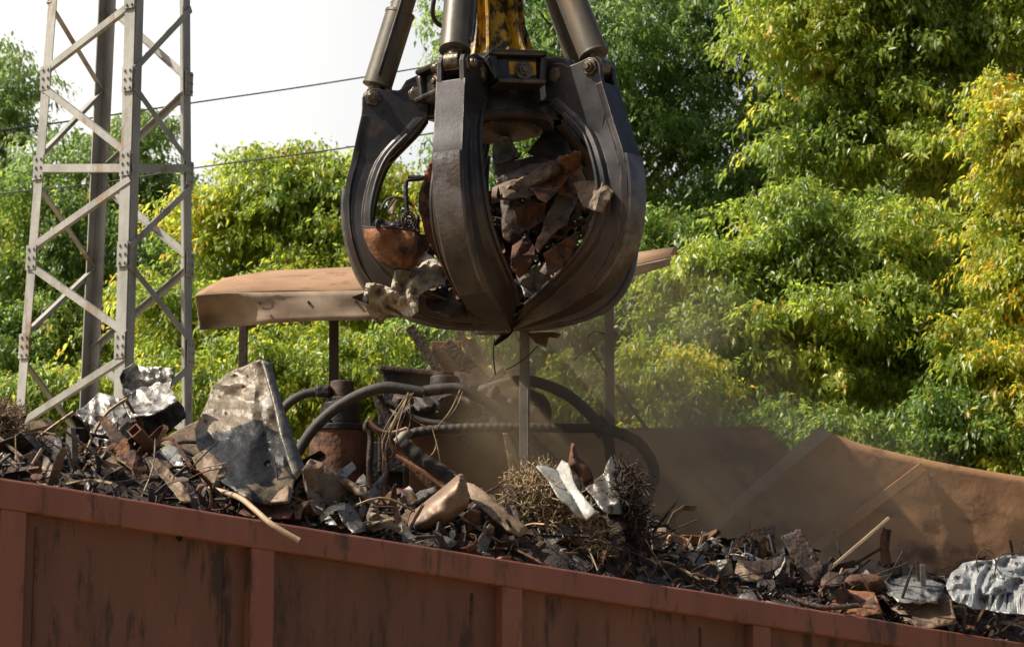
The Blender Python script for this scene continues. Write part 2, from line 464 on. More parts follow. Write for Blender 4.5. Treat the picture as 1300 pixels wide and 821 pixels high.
def sheet(name, label, cat, pts, Y, m, tilt=(0, 0), creases=5, amp=.05, dent=.012, jag=1.4, thick=.006, grid=24, seed=None, parent=None, group=None, bend=0, soft=24, curl=0, df=1.0):
    """crumpled steel sheet: outline in photo pixels put at distance Y; tilt = metres of depth per 100 px right / down"""
    rnd = random.Random(seed if seed is not None else hash(label) & 0 or len(label) * 13 + int(pts[0][0] * 7 + pts[0][1]))
    cx = sum(p[0] for p in pts) / len(pts); cy = sum(p[1] for p in pts) / len(pts)
    ext = max(max(abs(p[0] - cx), abs(p[1] - cy)) for p in pts)
    lines = []
    for k in range(creases):
        a = rnd.uniform(0, math.pi)
        lines.append((Vector((cx + rnd.uniform(-.6, .6) * ext, cy + rnd.uniform(-.6, .6) * ext)), Vector((math.cos(a), math.sin(a)))))
    amps = [rnd.uniform(.3, 1) * rnd.choice((-1, 1)) for _ in lines]
    bm, bb = cut_outline(pts, jag, lines, grid, rnd)
    sx = Vector((rnd.uniform(0, 100), rnd.uniform(0, 100), rnd.uniform(0, 100)))
    mb = MB()
    bm.verts.index_update()
    for v in bm.verts:
        x, y = v.co.x, v.co.y
        d = tilt[0] * (x - cx) / 100 + tilt[1] * (y - cy) / 100
        for (c, nrm), am in zip(lines, amps):
            d += am * amp * abs((Vector((x, y)) - c).dot(nrm)) / ext
        pn = Vector((x * .05, y * .05, 0)) * df + sx
        d += dent * (1.6 * noise.noise(pn * .4) + 3.0 * abs(noise.noise(pn * .62)) + .9 * abs(noise.noise(pn * 1.2 + sx)))
        d += bend * ((x - cx) / ext) ** 2 + curl * ((y - cy) / ext) ** 2
        mb.v.append(P(x, y, Y + d))
    for f in bm.faces: mb.face([v.index for v in f.verts])
    bm.free()
    o = mb.build(name, m, parent, smooth=soft, solid=thick)
    if parent is None: tag(o, label, cat, group)
    elif label: o['label'] = label
    return o

def pillow(name, label, cat, pts, Y, m, bulge=.12, tilt=(0, 0), grid=16, dent=.02, seed=3, parent=None, group=None):
    """closed crushed can/tank: outline inflated towards and away from the camera"""
    rnd = random.Random(seed)
    cx = sum(p[0] for p in pts) / len(pts); cy = sum(p[1] for p in pts) / len(pts)
    sp = smooth_path([Vector(p).to_3d() for p in pts] + [Vector(pts[0]).to_3d()], 3)[:-1]
    pts2 = [(p.x, p.y) for p in sp]
    bm, bb = cut_outline(pts2, 0, [], grid, rnd)
    bm.verts.index_update()
    segs = [(Vector(pts2[i]), Vector(pts2[(i + 1) % len(pts2)])) for i in range(len(pts2))]
    def dist(p):
        best = 1e9
        for a, b in segs:
            ab = b - a; t = max(0, min(1, (p - a).dot(ab) / max(ab.length_squared, 1e-9)))
            best = min(best, (p - a - ab * t).length)
        return best
    ds = [dist(Vector((v.co.x, v.co.y))) for v in bm.verts]
    mx = max(ds)
    mb = MB(); N = len(bm.verts)
    sx = Vector((rnd.uniform(0, 100), rnd.uniform(0, 100), 0))
    for sgn in (-1, 1):
        for v, d in zip(bm.verts, ds):
            h = bulge * math.sqrt(max(0, 1 - (1 - min(1, d / mx)) ** 2))
            nz = dent * noise.noise(Vector((v.co.x * .06, v.co.y * .06, sgn)) + sx) * (d / mx) * 2
            mb.v.append(P(v.co.x, v.co.y, Y + tilt[0] * (v.co.x - cx) / 100 + tilt[1] * (v.co.y - cy) / 100 + sgn * h + nz))
    for f in bm.faces:
        ids = [v.index for v in f.verts]
        mb.face(ids); mb.face([i + N for i in ids][::-1])
    me_o = mb
    bm.free()
    o = mb.build(name, m, parent, smooth=75)
    b2 = bmesh.new(); b2.from_mesh(o.data)
    bmesh.ops.remove_doubles(b2, verts=b2.verts, dist=.0008)
    bmesh.ops.recalc_face_normals(b2, faces=b2.faces)
    b2.to_mesh(o.data); b2.free()
    if parent is None: tag(o, label, cat, group)
    return o

def pipe(name, label, cat, pts, Y, rpx, m, sub=6, n=12, parent=None, group=None, ribs=0, rfun=None):
    """pts: (px,py) or (px,py,dY)"""
    pp = [P(p[0], p[1], Y + (p[2] if len(p) > 2 else 0)) for p in pts]
    r = rpx * pxm(Y)
    mb = MB()
    if ribs:
        path = smooth_path(pp, 40)
        L = 0; ls = [0]
        for a, b in zip(path, path[1:]): L += (b - a).length; ls.append(L)
        mb.tube(path, r, n=n, rfun=lambda t: 1 + .06 * math.sin(ls[min(len(ls) - 1, int(t * (len(ls) - 1)))] / ribs * 2 * math.pi))
    else:
        mb.tube(pp, r, n=n, sub=sub, rfun=rfun or (lambda t: 1 + .07 * noise.noise(Vector((t * 9, pts[0][0], 0)))))
    o = mb.build(name, m, parent, smooth=50)
    if parent is None: tag(o, label, cat, group)
    elif label: o['label'] = label
    return o

def bar(name, label, cat, a, b, Y, wpx, hpx, m, dY=0, parent=None, hollow=False, group=None, bevel=.003):
    A = P(a[0], a[1], Y); B = P(b[0], b[1], Y + dY)
    mb = MB()
    s = pxm(Y)
    if not hollow:
        mb.beam(A, B, wpx * s, hpx * s, up=Vector((0, 1, 0)))
    else:
        d = (B - A).normalized(); x = d.cross(Vector((0, 1, 0))).normalized(); y = x.cross(d)
        hw, hh, t = wpx * s / 2, hpx * s / 2, .006
        c = (A + B) / 2
        mb.box(c + x * hw, (B - A) / 2, x * t / 2, y * (hh + t / 2)); mb.box(c - x * hw, (B - A) / 2, x * t / 2, y * (hh + t / 2))
        mb.box(c + y * hh, (B - A) / 2, x * (hw - t / 2 - .0005), y * t / 2); mb.box(c - y * hh, (B - A) / 2, x * (hw - t / 2 - .0005), y * t / 2)
    o = mb.build(name, m, parent, smooth=0, bevel=0 if hollow else bevel)
    if parent is None: tag(o, label, cat, group)
    elif label: o['label'] = label
    return o

def tangle(name, label, cat, blobs, Y, m, count, rpx=.9, length=70, seed=1, group=None):
    """nest of wire: random curling strands inside pixel ellipses (cx, cy, rx, ry, depth)"""
    rnd = random.Random(seed)
    mb = MB()
    s = pxm(Y)
    tot = sum(b[2] * b[3] for b in blobs)
    for (cx, cy, rx, ry, dp) in blobs:
        k = int(count * rx * ry / tot)
        for i in range(k):
            while True:
                a = [rnd.uniform(-1, 1) for _ in range(3)]
                if sum(q * q for q in a) < 1: break
            rr = math.sqrt(sum(q * q for q in a)) or 1
            kx = .75 + .25 * rnd.random()
            a = [q / rr * kx * (rr ** .45) for q in a]
            p = P(cx + a[0] * rx, cy + a[1] * ry, Y + a[1] * -.05 + a[2] * dp)
            d = Vector((rnd.gauss(0, 1), rnd.gauss(0, 1), rnd.gauss(0, .8))).normalized()
            pts = [p]
            st = rnd.uniform(.5, 1.2) * length * s / 6
            cur = Vector((rnd.gauss(0, 1), rnd.gauss(0, 1), rnd.gauss(0, 1))) * .5
            for j in range(6):
                d = (d + cur * .5 + Vector((rnd.gauss(0, .25), rnd.gauss(0, .25), rnd.gauss(0, .25)))).normalized()
                pts.append(pts[-1] + d * st)
            mb.tube(pts, rpx * s * rnd.uniform(.6, 1.3), n=4, cap=False)
    o = mb.build(name, m, smooth=60, fix=False)
    return tag(o, label, cat, group)

# ------------------------------------------------------------------ ground
g = MB()
g.v = [Vector((-600, -60, 0)), Vector((600, -60, 0)), Vector((600, 900, 0)), Vector((-600, 900, 0))]
g.face((0, 1, 2, 3))
tag(g.build('ground', M['ground'], smooth=0), kind='structure')

# ------------------------------------------------------------------ trees
def leaves_mesh(name, pos, out, L, nper, mat_, parent=None, seed=0, droop=.9, tipbias=.0, wid=.48, label=None, tipheight=None):
    """numpy: for each sprig position a fan of nper drooping folded leaves"""
    rng = np.random.default_rng(seed)
    n = len(pos)
    p = np.repeat(pos, nper, 0); o = np.repeat(out, nper, 0)
    N = len(p)
    d = o * .55 + rng.normal(0, .55, (N, 3)) + np.array([0, 0, -droop])
    d /= np.linalg.norm(d, axis=1, keepdims=True)
    p = p + rng.normal(0, L * .55, (N, 3)) + o * rng.uniform(-.3, .6, (N, 1)) * L
    ll = L * 1.05 * rng.uniform(.55, 1.35, (N, 1))
    up = np.array([0, 0, 1.0]) * .8 + o * .8 + rng.normal(0, .55, (N, 3))
    s = np.cross(d, up); s /= np.linalg.norm(s, axis=1, keepdims=True) + 1e-9
    nn = np.cross(s, d)
    hw = ll * wid * .5
    v = np.empty((N, 6, 3))
    v[:, 0] = p
    v[:, 1] = p + d * ll * .38 + s * hw + nn * hw * .45
    v[:, 2] = p + d * ll * .40 - nn * 0
    v[:, 3] = p + d * ll * .38 - s * hw + nn * hw * .45
    v[:, 4] = p + d * ll + np.array([0, 0, -1.0]) * ll * .18
    v[:, 5] = v[:, 4]
    v = v[:, :5]
    # two folded halves each of two triangles -> quads (0,1,4,2)
    base = (np.arange(N) * 5)[:, None]
    q = np.concatenate([base + np.array([[0, 1, 4, 2]]), base + np.array([[0, 2, 4, 3]])], 1).reshape(-1)
    me = bpy.data.meshes.new(name)
    me.vertices.add(N * 5)
    root = rootloc(parent) if parent is not None else Vector((0, 0, 0))
    vv = v.reshape(-1, 3) - np.array(root)
    me.vertices.foreach_set('co', vv.reshape(-1))
    me.loops.add(N * 8)
    me.loops.foreach_set('vertex_index', q.astype(np.int32))
    me.polygons.add(N * 2)
    me.polygons.foreach_set('loop_start', (np.arange(N * 2) * 4).astype(np.int32))
    me.polygons.foreach_set('loop_total', np.full(N * 2, 4, np.int32))
    me.update(calc_edges=True)
    sp = rng.normal(0.42, .16, n) + tipbias
    # young, yellower sprigs in patches
    ph = rng.uniform(0, 6, 3)
    sp += .16 * np.sin(pos[:, 0] * 1.9 + ph[0]) * np.sin(pos[:, 2] * 2.3 + ph[1]) * np.sin(pos[:, 1] * 1.3 + ph[2]) * 1.4
    young = rng.random(n) < .06
    sp = np.where(young, sp + .35, sp)
    tint = np.clip(np.repeat(sp, nper) + rng.normal(0, .10, N), 0, 1)
    at = me.attributes.new('tint', 'FLOAT', 'POINT')
    at.data.foreach_set('value', np.repeat(tint, 5).astype(np.float32))
    me.materials.append(mat_)
    ob = bpy.data.objects.new(name, me)
    if parent is not None: ob.parent = parent
    col.objects.link(ob)
    return ob

def sample_crown(blobs, nlobe, lr, nsprig, rng, flat=.75):
    """blobs: world ellipsoids (centre, radii) -> lobes -> sprig positions with outward normals"""
    vol = np.array([b[1][0] * b[1][2] for b in blobs]); vol = vol / vol.sum()
    C = []
    for b, f in zip(blobs, vol):
        k = max(1, int(round(nlobe * f)))
        u = rng.normal(0, 1, (k, 3)); u /= np.linalg.norm(u, axis=1, keepdims=True)
        u[:, 1] = np.where(rng.random(k) < .6, -np.abs(u[:, 1]), u[:, 1])      # more on the lit, open side of the wood
        rad = rng.uniform(.45, 1.12, (k, 1))
        C.append(np.array(b[0]) + u * rad * np.array(b[1]))
    C = np.concatenate(C)
    pos = []; out = []
    for c in C:
        r = lr * rng.uniform(.4, 1.35)
        k = int(nsprig * (r / lr) ** 2)
        u = rng.normal(0, 1, (k, 3)); u[:, 2] = np.where(rng.random(k) < .7, np.abs(u[:, 2]), u[:, 2])
        u /= np.linalg.norm(u, axis=1, keepdims=True)
        sh = np.array([rng.uniform(.8, 1.3), rng.uniform(.8, 1.3), flat * rng.uniform(.7, 1.1)])
        rr = rng.uniform(.45, 1.0, (k, 1)) ** .6
        pos.append(c + u * rr * sh * r)
        out.append(u)
        # young shoots reaching out of the clump
        for q in range(5):
            d = rng.normal(0, 1, 3); d[2] = abs(d[2]) * .7; d /= np.linalg.norm(d)
            m_ = 5
            tt = np.linspace(.75, 1.75 + rng.uniform(-.2, .3), m_)[:, None]
            q_ = c + d * tt * r * sh + np.array([0, 0, -1.0]) * (tt - .75) ** 2 * r * .45
            pos.append(q_); out.append(np.repeat(d[None, :], m_, 0))
    return np.concatenate(pos), np.concatenate(out), C

def tree(label, blobs_px, base_px, mat_, nlobe, lr=.55, nsprig=34, L=.10, nper=7, seed=1, trunk_r=.12, group=None, name='tree', droop=.9, tip=0.0, cat='tree', dy=1.2, wid=.42, limbs=9, flat=.75):
    """blobs_px: (px, py, Y, rx_px, ry_px) ; base_px: (px, Y) where the trunk stands"""
    rng = np.random.default_rng(seed)
    rnd = random.Random(seed)
    bl = []
    for (x, y, Y, rx, ry) in blobs_px:
        c = P(x, y, Y); s = pxm(Y)
        bl.append(((c.x, c.y, c.z), (rx * s, min(rx * s, dy), ry * s)))
    bx = P(base_px[0], 600, base_px[1])
    root = empty(name, (bx.x, bx.y, 0), label, cat, group)
    pos, out, C = sample_crown(bl, int(nlobe * 1.5), lr * .72, int(nsprig * .95), rng, flat)
    keep = pos[:, 2] > .15
    pos, out = pos[keep], out[keep]
    leaves_mesh('crown', pos, out, L * .86, nper, mat_, root, seed, droop, tip, wid)
    # trunk with limbs running to lobes
    mb = MB()
    top = max(b[0][2] + b[1][2] * .5 for b in bl)
    cx = sum(b[0][0] * b[1][0] for b in bl) / sum(b[1][0] for b in bl)
    pts = []
    for i in range(7):
        t = i / 6
        pts.append(Vector((bx.x + (cx - bx.x) * t * .7 + rnd.uniform(-.12, .12) * (t > 0), bx.y + .2 * t + rnd.uniform(-.1, .1) * (t > 0), top * t)))
    mb.tube(pts, trunk_r, n=8, rfun=lambda t: 1.25 - 1.05 * t, sub=4)
    idx = rng.permutation(len(C))[:limbs * 3]
    for j, k in enumerate(idx):
        c = Vector(C[k])
        hz = max(.8, min(top * .9, c.z - rnd.uniform(.5, 1.6)))
        t = hz / top
        st = Vector(pts[int(t * 6)]).lerp(Vector(pts[min(6, int(t * 6) + 1)]), t * 6 - int(t * 6))
        mid = st.lerp(c, .5) + Vector((rnd.uniform(-.2, .2), rnd.uniform(-.2, .2), rnd.uniform(-.05, .3)))
        mb.tube([st, mid, c, c + (c - mid) * .25], trunk_r * (.42 if j < limbs else .22), n=6, rfun=lambda t: 1 - .8 * t, sub=4)
    mb.build('trunk', M['bark'], root, smooth=60)
    return root

TG = 'trees behind the scrap yard'
tree('hazy pale green tree at the far left edge behind the pylon', [(-10, 150, 40, 50, 85), (0, 290, 40, 60, 110), (-20, 430, 40, 70, 110)], (-30, 40), L_FAR, 70, .7, 30, .13, seed=11, group=TG)
tree('open feathery tree seen through the steel pylon', [(170, 200, 36, 50, 80), (110, 260, 36, 65, 80), (200, 300, 36, 60, 80), (120, 400, 36, 90, 80)], (120, 36), L_FAR, 88, .6, 26, .11, seed=12, group=TG)
tree('dark green tree low behind the lower pylon legs', [(50, 330, 33, 80, 90), (60, 470, 33, 100, 90), (190, 400, 33, 80, 80)], (60, 33), L_MID, 80, .6, 32, .11, seed=19, group=TG)
tree('bright yellow-green tree between the pylon and the grapple', [(350, 260, 29, 75, 62), (290, 300, 29, 65, 70), (440, 250, 29, 70, 66), (410, 370, 29, 120, 90), (260, 400, 29, 90, 80), (540, 340, 29, 80, 120)], (370, 29.4), L_BRIGHT, 150, .5, 34, .10, seed=13, group=TG, tip=.1)
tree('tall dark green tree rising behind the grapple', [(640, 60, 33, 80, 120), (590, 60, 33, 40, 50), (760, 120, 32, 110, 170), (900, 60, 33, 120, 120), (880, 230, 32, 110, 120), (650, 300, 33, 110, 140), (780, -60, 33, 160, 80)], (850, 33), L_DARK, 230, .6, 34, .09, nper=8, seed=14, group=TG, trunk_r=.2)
tree('tall light green tree filling the upper right', [(1110, 70, 28.5, 110, 120), (1010, 40, 28.5, 70, 60), (1180, 200, 28.5, 120, 70), (1060, 200, 28.5, 60, 60), (1280, 60, 28.5, 80, 110), (1150, -60, 28.5, 190, 70)], (1235, 28.8), L_BRIGHT, 150, .52, 36, .105, nper=8, seed=15, group=TG, trunk_r=.17)
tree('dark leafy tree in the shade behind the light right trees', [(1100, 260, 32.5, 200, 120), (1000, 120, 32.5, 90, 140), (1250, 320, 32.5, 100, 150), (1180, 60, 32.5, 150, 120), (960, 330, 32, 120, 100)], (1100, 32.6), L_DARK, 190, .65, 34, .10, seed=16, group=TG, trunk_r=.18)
tree('broad rounded light green tree behind the raised hopper sides', [(1010, 330, 26.5, 90, 70), (930, 370, 26.5, 90, 60), (1110, 330, 26.5, 90, 62), (1060, 440, 26.5, 170, 90), (890, 460, 26.5, 90, 70), (1180, 420, 26.5, 60, 90)], (1060, 26.8), L_BRIGHT, 185, .46, 38, .095, nper=8, seed=17, group=TG)
tree('orange tipped yellow tree at the right edge', [(1290, 180, 25.2, 50, 70), (1305, 330, 25.2, 60, 90), (1260, 470, 25.2, 60, 60), (1290, 560, 25.2, 80, 70)], (1330, 25.2), L_OR, 85, .42, 34, .095, seed=18, group=TG, tip=.1)
SH = 'bushes at the foot of the trees'
tree('yellow flowering bush behind the canopy posts', [(350, 470, 25.5, 90, 60), (460, 480, 25.5, 80, 60), (300, 540, 25.5, 120, 60)], (380, 25.5), L_OR, 70, .4, 32, .085, seed=21, group=SH, name='bush', cat='bush', trunk_r=.05, tip=-.1)
tree('green bush behind the hydraulic unit', [(560, 450, 26.5, 90, 60), (640, 520, 26.5, 110, 70), (520, 560, 26.5, 120, 60)], (590, 26.5), L_MID, 80, .45, 32, .085, seed=22, group=SH, name='bush', cat='bush', trunk_r=.05)
tree('yellowing bush beside the tall canopy post', [(740, 500, 24.5, 60, 40), (840, 500, 24.5, 70, 50), (790, 560, 24.5, 110, 50)], (800, 24.5), L_OR, 56, .36, 30, .085, seed=23, group=SH, name='bush', cat='bush', trunk_r=.05, tip=0)
tree('dim green bush in the dust under the grapple', [(760, 400, 28, 90, 70), (820, 330, 28.5, 60, 60), (700, 430, 28, 70, 70)], (760, 28), L_MID, 70, .5, 32, .09, seed=24, group=SH, name='bush', cat='bush', trunk_r=.06)
tree('low yellow-green bush behind the scrap at the left', [(60, 540, 25, 110, 55), (190, 530, 25, 90, 50)], (110, 25), L_BRIGHT, 60, .42, 34, .09, seed=25, group=SH, name='bush', cat='bush', trunk_r=.05)
tree('low green bush behind the right hopper side', [(1000, 590, 25.3, 150, 60), (1200, 560, 25.3, 120, 60), (1130, 640, 25.3, 220, 50)], (1120, 25.3), L_MID, 85, .45, 34, .09, seed=26, group=SH, name='bush', cat='bush', trunk_r=.05)

# far wood closing the gaps low down
rng = np.random.default_rng(99)
blobs = []
for i in range(40):
    x = -150 + i * 41; yt = (420 if x < 560 else 330) + rng.uniform(-20, 30)
    for yy in (yt, yt + 140, yt + 280):
        c = P(x, yy, 44 + rng.uniform(-1.5, 1.5)); blobs.append(((c.x, c.y, max(.8, c.z)), (1.3, 1.0, 1.4)))
pos, out, C = sample_crown(blobs, 460, .85, 26, rng)
pos = pos[pos[:, 2] > .1]
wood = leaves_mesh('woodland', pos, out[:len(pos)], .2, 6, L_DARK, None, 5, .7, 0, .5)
tag(wood, kind='stuff')
wood['label'] = 'dark far woodland behind all the trees'

# ------------------------------------------------------------------ lattice pylon
tw = empty('lattice_pylon', (P(140, 500, 18.2).x, 18.2, 0), 'grey galvanised lattice steel pylon rising behind the scrap on the left', 'pylon')
legpx = {'N': ((158, 500), (172, 0), 17.6), 'L': ((22, 500), (62, 0), 18.1), 'R': ((244, 500), (241, 0), 18.43), 'B': ((112, 500), (135, 0), 18.93)}
leg = {}
for k, (a, b, Y) in legpx.items():
    A = P(a[0], a[1], Y); B = P(b[0], b[1], Y)
    leg[k] = (A, B)
def legat(k, y):
    A, B = leg[k]
    Y = legpx[k][2]
    z = P(650, y, Y).z
    t = (z - A.z) / (B.z - A.z)
    return A + (B - A) * t
NLd = (leg['L'][0] - leg['N'][0]); NLd.z = 0; NLd.normalize()
NRd = (leg['R'][0] - leg['N'][0]); NRd.z = 0; NRd.normalize()
flg = {'N': (NLd, NRd), 'L': (-NLd, NRd), 'R': (NLd, -NRd), 'B': (-NLd, -NRd)}
for k, wd in (('N', .10), ('L', .085), ('R', .10), ('B', .10)):
    A, B = leg[k]
    d = B - A
    t0 = -A.z / d.z
    MB().angle(A + d * t0, B + d * .35, wd, .010, flg[k][0], flg[k][1]).build('leg', M['galv'], tw, smooth=0)
def brace(a, ya, b, yb, w=.055, off=.012):
    p = legat(a, ya); q = legat(b, yb)
    n = (q - p).cross(Vector((0, 0, 1))).normalized()
    c = (leg['N'][0] + leg['B'][0]) / 2
    if n.dot(p - Vector((c.x, c.y, p.z))) < 0: n = -n
    e = (q - p).normalized() * .0
    p = p + n * off - e; q = q + n * off + e
    d = (q - p).normalized(); u = d.cross(n).normalized()
    MB().box((p + q) / 2, (q - p) / 2, u * w / 2, n * .004).box((p + q) / 2 - n * .022 - u * (w / 2 - .004), (q - p) / 2, u * .004, n * .0175).build('brace', M['galv'], tw, smooth=0)
per = 225
for k in (-1, 0, 1):
    o = k * per
    brace('N', 2 + o, 'L', 92 + o); brace('L', 110 + o, 'N', 198 + o)
    brace('L', 0 + o, 'B', 112 + o); brace('B', 118 + o, 'L', 205 + o)
    brace('R', 12 + o, 'N', 88 + o); brace('N', 110 + o, 'R', 212 + o)
    brace('B', 6 + o, 'R', 103 + o); brace('R', 113 + o, 'B', 222 + o)
for k in (2, 3):
    o = k * per
    brace('N', 2 + o, 'L', 92 + o); brace('L', 110 + o, 'N', 198 + o)
    brace('L', 0 + o, 'B', 112 + o); brace('R', 12 + o, 'N', 88 + o); brace('B', 6 + o, 'R', 103 + o)
for a, b in (('N', 'L'), ('L', 'B'), ('B', 'R'), ('R', 'N')):
    brace(a, 214, b, 214, w=.065, off=.018)
for k, y in (('L', 101), ('L', 214), ('L', 328), ('L', 440), ('N', -5), ('N', 100), ('N', 207), ('N', 322), ('N', 438), ('R', 108), ('R', 222), ('R', 338), ('R', 450)):
    p = legat(k, y)
    f = flg[k][0] if k != 'R' else flg[k][1]
    nn = flg[k][1] if k != 'R' else flg[k][0]
    gb = MB().box(p + f * .045 - nn * .02, f * .05, Vector((0, 0, .1)), nn * .004)
    for bz in (-.07, 0, .07):
        for bf in (.02, .07): gb.tube([p + f * bf - nn * .038 + Vector((0, 0, bz)), p + f * bf - nn * .018 + Vector((0, 0, bz))], .011, n=6)
    gb.build('gusset_plate', M['galv'], tw, smooth=0)

# power lines
def line(pts, Y0, Y1, label, r=.011):
    n = len(pts); mb = MB()
    pp = []
    for i, p in enumerate(pts): pp.append(P(p[0], p[1], Y0 + (Y1 - Y0) * i / (n - 1)))
    mb.tube(pp, r, n=6, sub=8)
    tag(mb.build('power_cable', M['cable'], smooth=60), label, 'cable', 'overhead cables behind the pylon')
line([(-60, 172), (0, 166), (130, 148), (250, 130), (400, 108), (560, 82), (700, 58), (900, 20), (1050, -12)], 22.0, 38.0, 'upper black overhead cable crossing the white sky', .010)
line([(-60, 252), (0, 246), (130, 232), (250, 213), (430, 189), (600, 160), (760, 130)], 27.2, 26.4, 'lower black overhead cable passing into the bright tree', .009)

# ------------------------------------------------------------------ red scrap container
def rim_y(x): return 606 + .1615 * x
def _ux(x):
    d = Fv + Rv * ((x - W / 2) / F) + Uv * ((H / 2 - rim_y(x)) / F)
    return d.x / d.y
_Ay, _By = 9.32, 14.05
_Ax, _Bx = _ux(-260) * _Ay, _ux(1560) * _By
_m = (_Bx - _Ax) / (_By - _Ay)
def rim_Y(x): return (_Ax - _Ay * _m) / (_ux(x) - _m)
def rimP(x, dyp=0, dY=0): return P(x, rim_y(x) + dyp, rim_Y(x) + dY)
xa, xb = -260, 1560
A = rimP(xa); B = rimP(xb)
ct = empty('scrap_container', (rimP(650).x, rimP(650).y + 1.0, 0), 'long faded red steel scrap container heaped with scrap metal', 'container')
dv = (B - A).normalized()
nrm = Vector((dv.y, -dv.x, 0)).normalized()          # outward, to the camera
rimh = .128
mb = MB()
dn = Vector((0, 0, -1))
c = (A + B) / 2
NSEG = 170
for i in range(NSEG + 1):
    q = A + (B - A) * (i / NSEG)
    k = lambda sd: .005 * noise.noise(Vector((i * .11, sd, 0))) + .007 * min(0, noise.noise(Vector((i * .35, sd, 5))) + .25)
    z1, z2, o1, o2 = k(1), k(2) * .6, k(3), k(4)
    mb.v += [q + nrm * (.005 + o1) + dn * (-z1), q + nrm * (.005 + o2) + dn * (rimh + z2), q - nrm * .105 + dn * (rimh + z2), q - nrm * .105 + dn * (-z1)]
for i in range(NSEG):
    for k in range(4):
        mb.face((i * 4 + k, i * 4 + (k + 1) % 4, i * 4 + 4 + (k + 1) % 4, i * 4 + 4 + k))
mb.face((0, 1, 2, 3)); mb.face([NSEG * 4 + k for k in range(4)])
mb.build('rim', M['red'], ct, smooth=30, bevel=.012)
# wall plate set back
wallh = 1.9
mb = MB()
mb.box(c + dn * (rimh + wallh / 2) - nrm * .085, (B - A) / 2, nrm * .006, dn * wallh / 2)
mb.build('front_wall', M['red_wall'], ct, smooth=0)
W2 = 2.3
mb = MB()
mb.box(c + dn * (rimh + wallh / 2) - nrm * W2, (B - A) / 2, nrm * .02, dn * (rimh + wallh / 2 + .0))
mb.build('rear_wall', M['red_wall'], ct, smooth=0)
mb = MB()
mb.box(c + dn * (rimh + wallh + .05) - nrm * (W2 / 2 + .05), (B - A) / 2, nrm * (W2 / 2 + .1), dn * .05)
mb.build('floor_plate', M['red_wall'], ct, smooth=0)
for e in (A, B):
    MB().box(e + dn * (rimh + wallh / 2) - nrm * (W2 / 2), dv * .02, nrm * (W2 / 2 - .1), dn * (rimh * .5 + wallh / 2)).build('end_wall', M['red_wall'], ct, smooth=0)
for x in (-290 + 0, 20, 336, 652, 968, 1284):
    if x < xa: x = xa + 10
    e = rimP(x)
    q = Vector((e.x, e.y, e.z)) + dn * (rimh + wallh / 2 - .001) - nrm * .042
    MB().box(q, dv * .058, nrm * .036, dn * (wallh / 2)).build('rib', M['red'], ct, smooth=0, bevel=.006)
# weld seams on the wall
for x in (57, 296, 610, 900, 1220):
    e = rimP(x)
    MB().box(e + dn * (rimh + wallh / 2) - nrm * .0765, dv * .006, nrm * .0028, dn * (wallh / 2 - .05)).build('weld_seam', M['rust'], ct, smooth=0)
for sx in (-100, 650, 1400):
    e = rimP(sx)
    MB().box(Vector((e.x, e.y, .28)) - nrm * 1.15, dv * .2, nrm * 1.0, Vector((0, 0, .28))).build('skid', M['rust_dark'], ct, smooth=0)

# ------------------------------------------------------------------ loose scrap mound (uncountable fill)
prof = [(-260, 575), (-60, 575), (0, 580), (60, 585), (100, 575), (150, 575), (200, 585), (240, 590), (300, 612), (370, 620), (430, 630), (500, 655), (600, 660), (650, 650), (700, 640), (760, 645), (820, 688), (900, 700), (1000, 722), (1100, 735), (1200, 745), (1300, 745), (1400, 750), (1560, 800)]
def crest(x):
    for (x0, y0), (x1, y1) in zip(prof, prof[1:]):
        if x0 <= x <= x1: return y0 + (y1 - y0) * (x - x0) / (x1 - x0)
    return prof[-1][1]
def moundP(x, v):
    yr = rim_y(x) + 12; yc = crest(x); Yr = rim_Y(x) + .14
    if v < 1:
        t = math.sin(v * math.pi / 2)
        return P(x, yr + (yc - yr) * t, Yr + .95 * v)
    q = P(x, yc, Yr + .95)
    u = v - 1
    return Vector((q.x, q.y + u * 1.0, q.z - .05 * u - .55 * u * u))
mb = MB()
NX, NV = 190, 26
for i in range(NX):
    for j in range(NV):
        x = -255 + (1810) * i / (NX - 1); v = 2 * j / (NV - 1)
        p = moundP(x, v)
        k = noise.noise(p * 6) * .05 + noise.noise(p * 14) * .03
        mb.v.append(p + Vector((k * .4, 0, k)))
for i in range(NX - 1):
    for j in range(NV - 1):
        mb.face((i * NV + j, (i + 1) * NV + j, (i + 1) * NV + j + 1, i * NV + j + 1))
mats = [M['mound'], M['rust_dark'], M['rust'], M['tan'], M['grey'], M['black'], M['charsilver'], M['rust_or'], M['wire']]
rnd = random.Random(31)
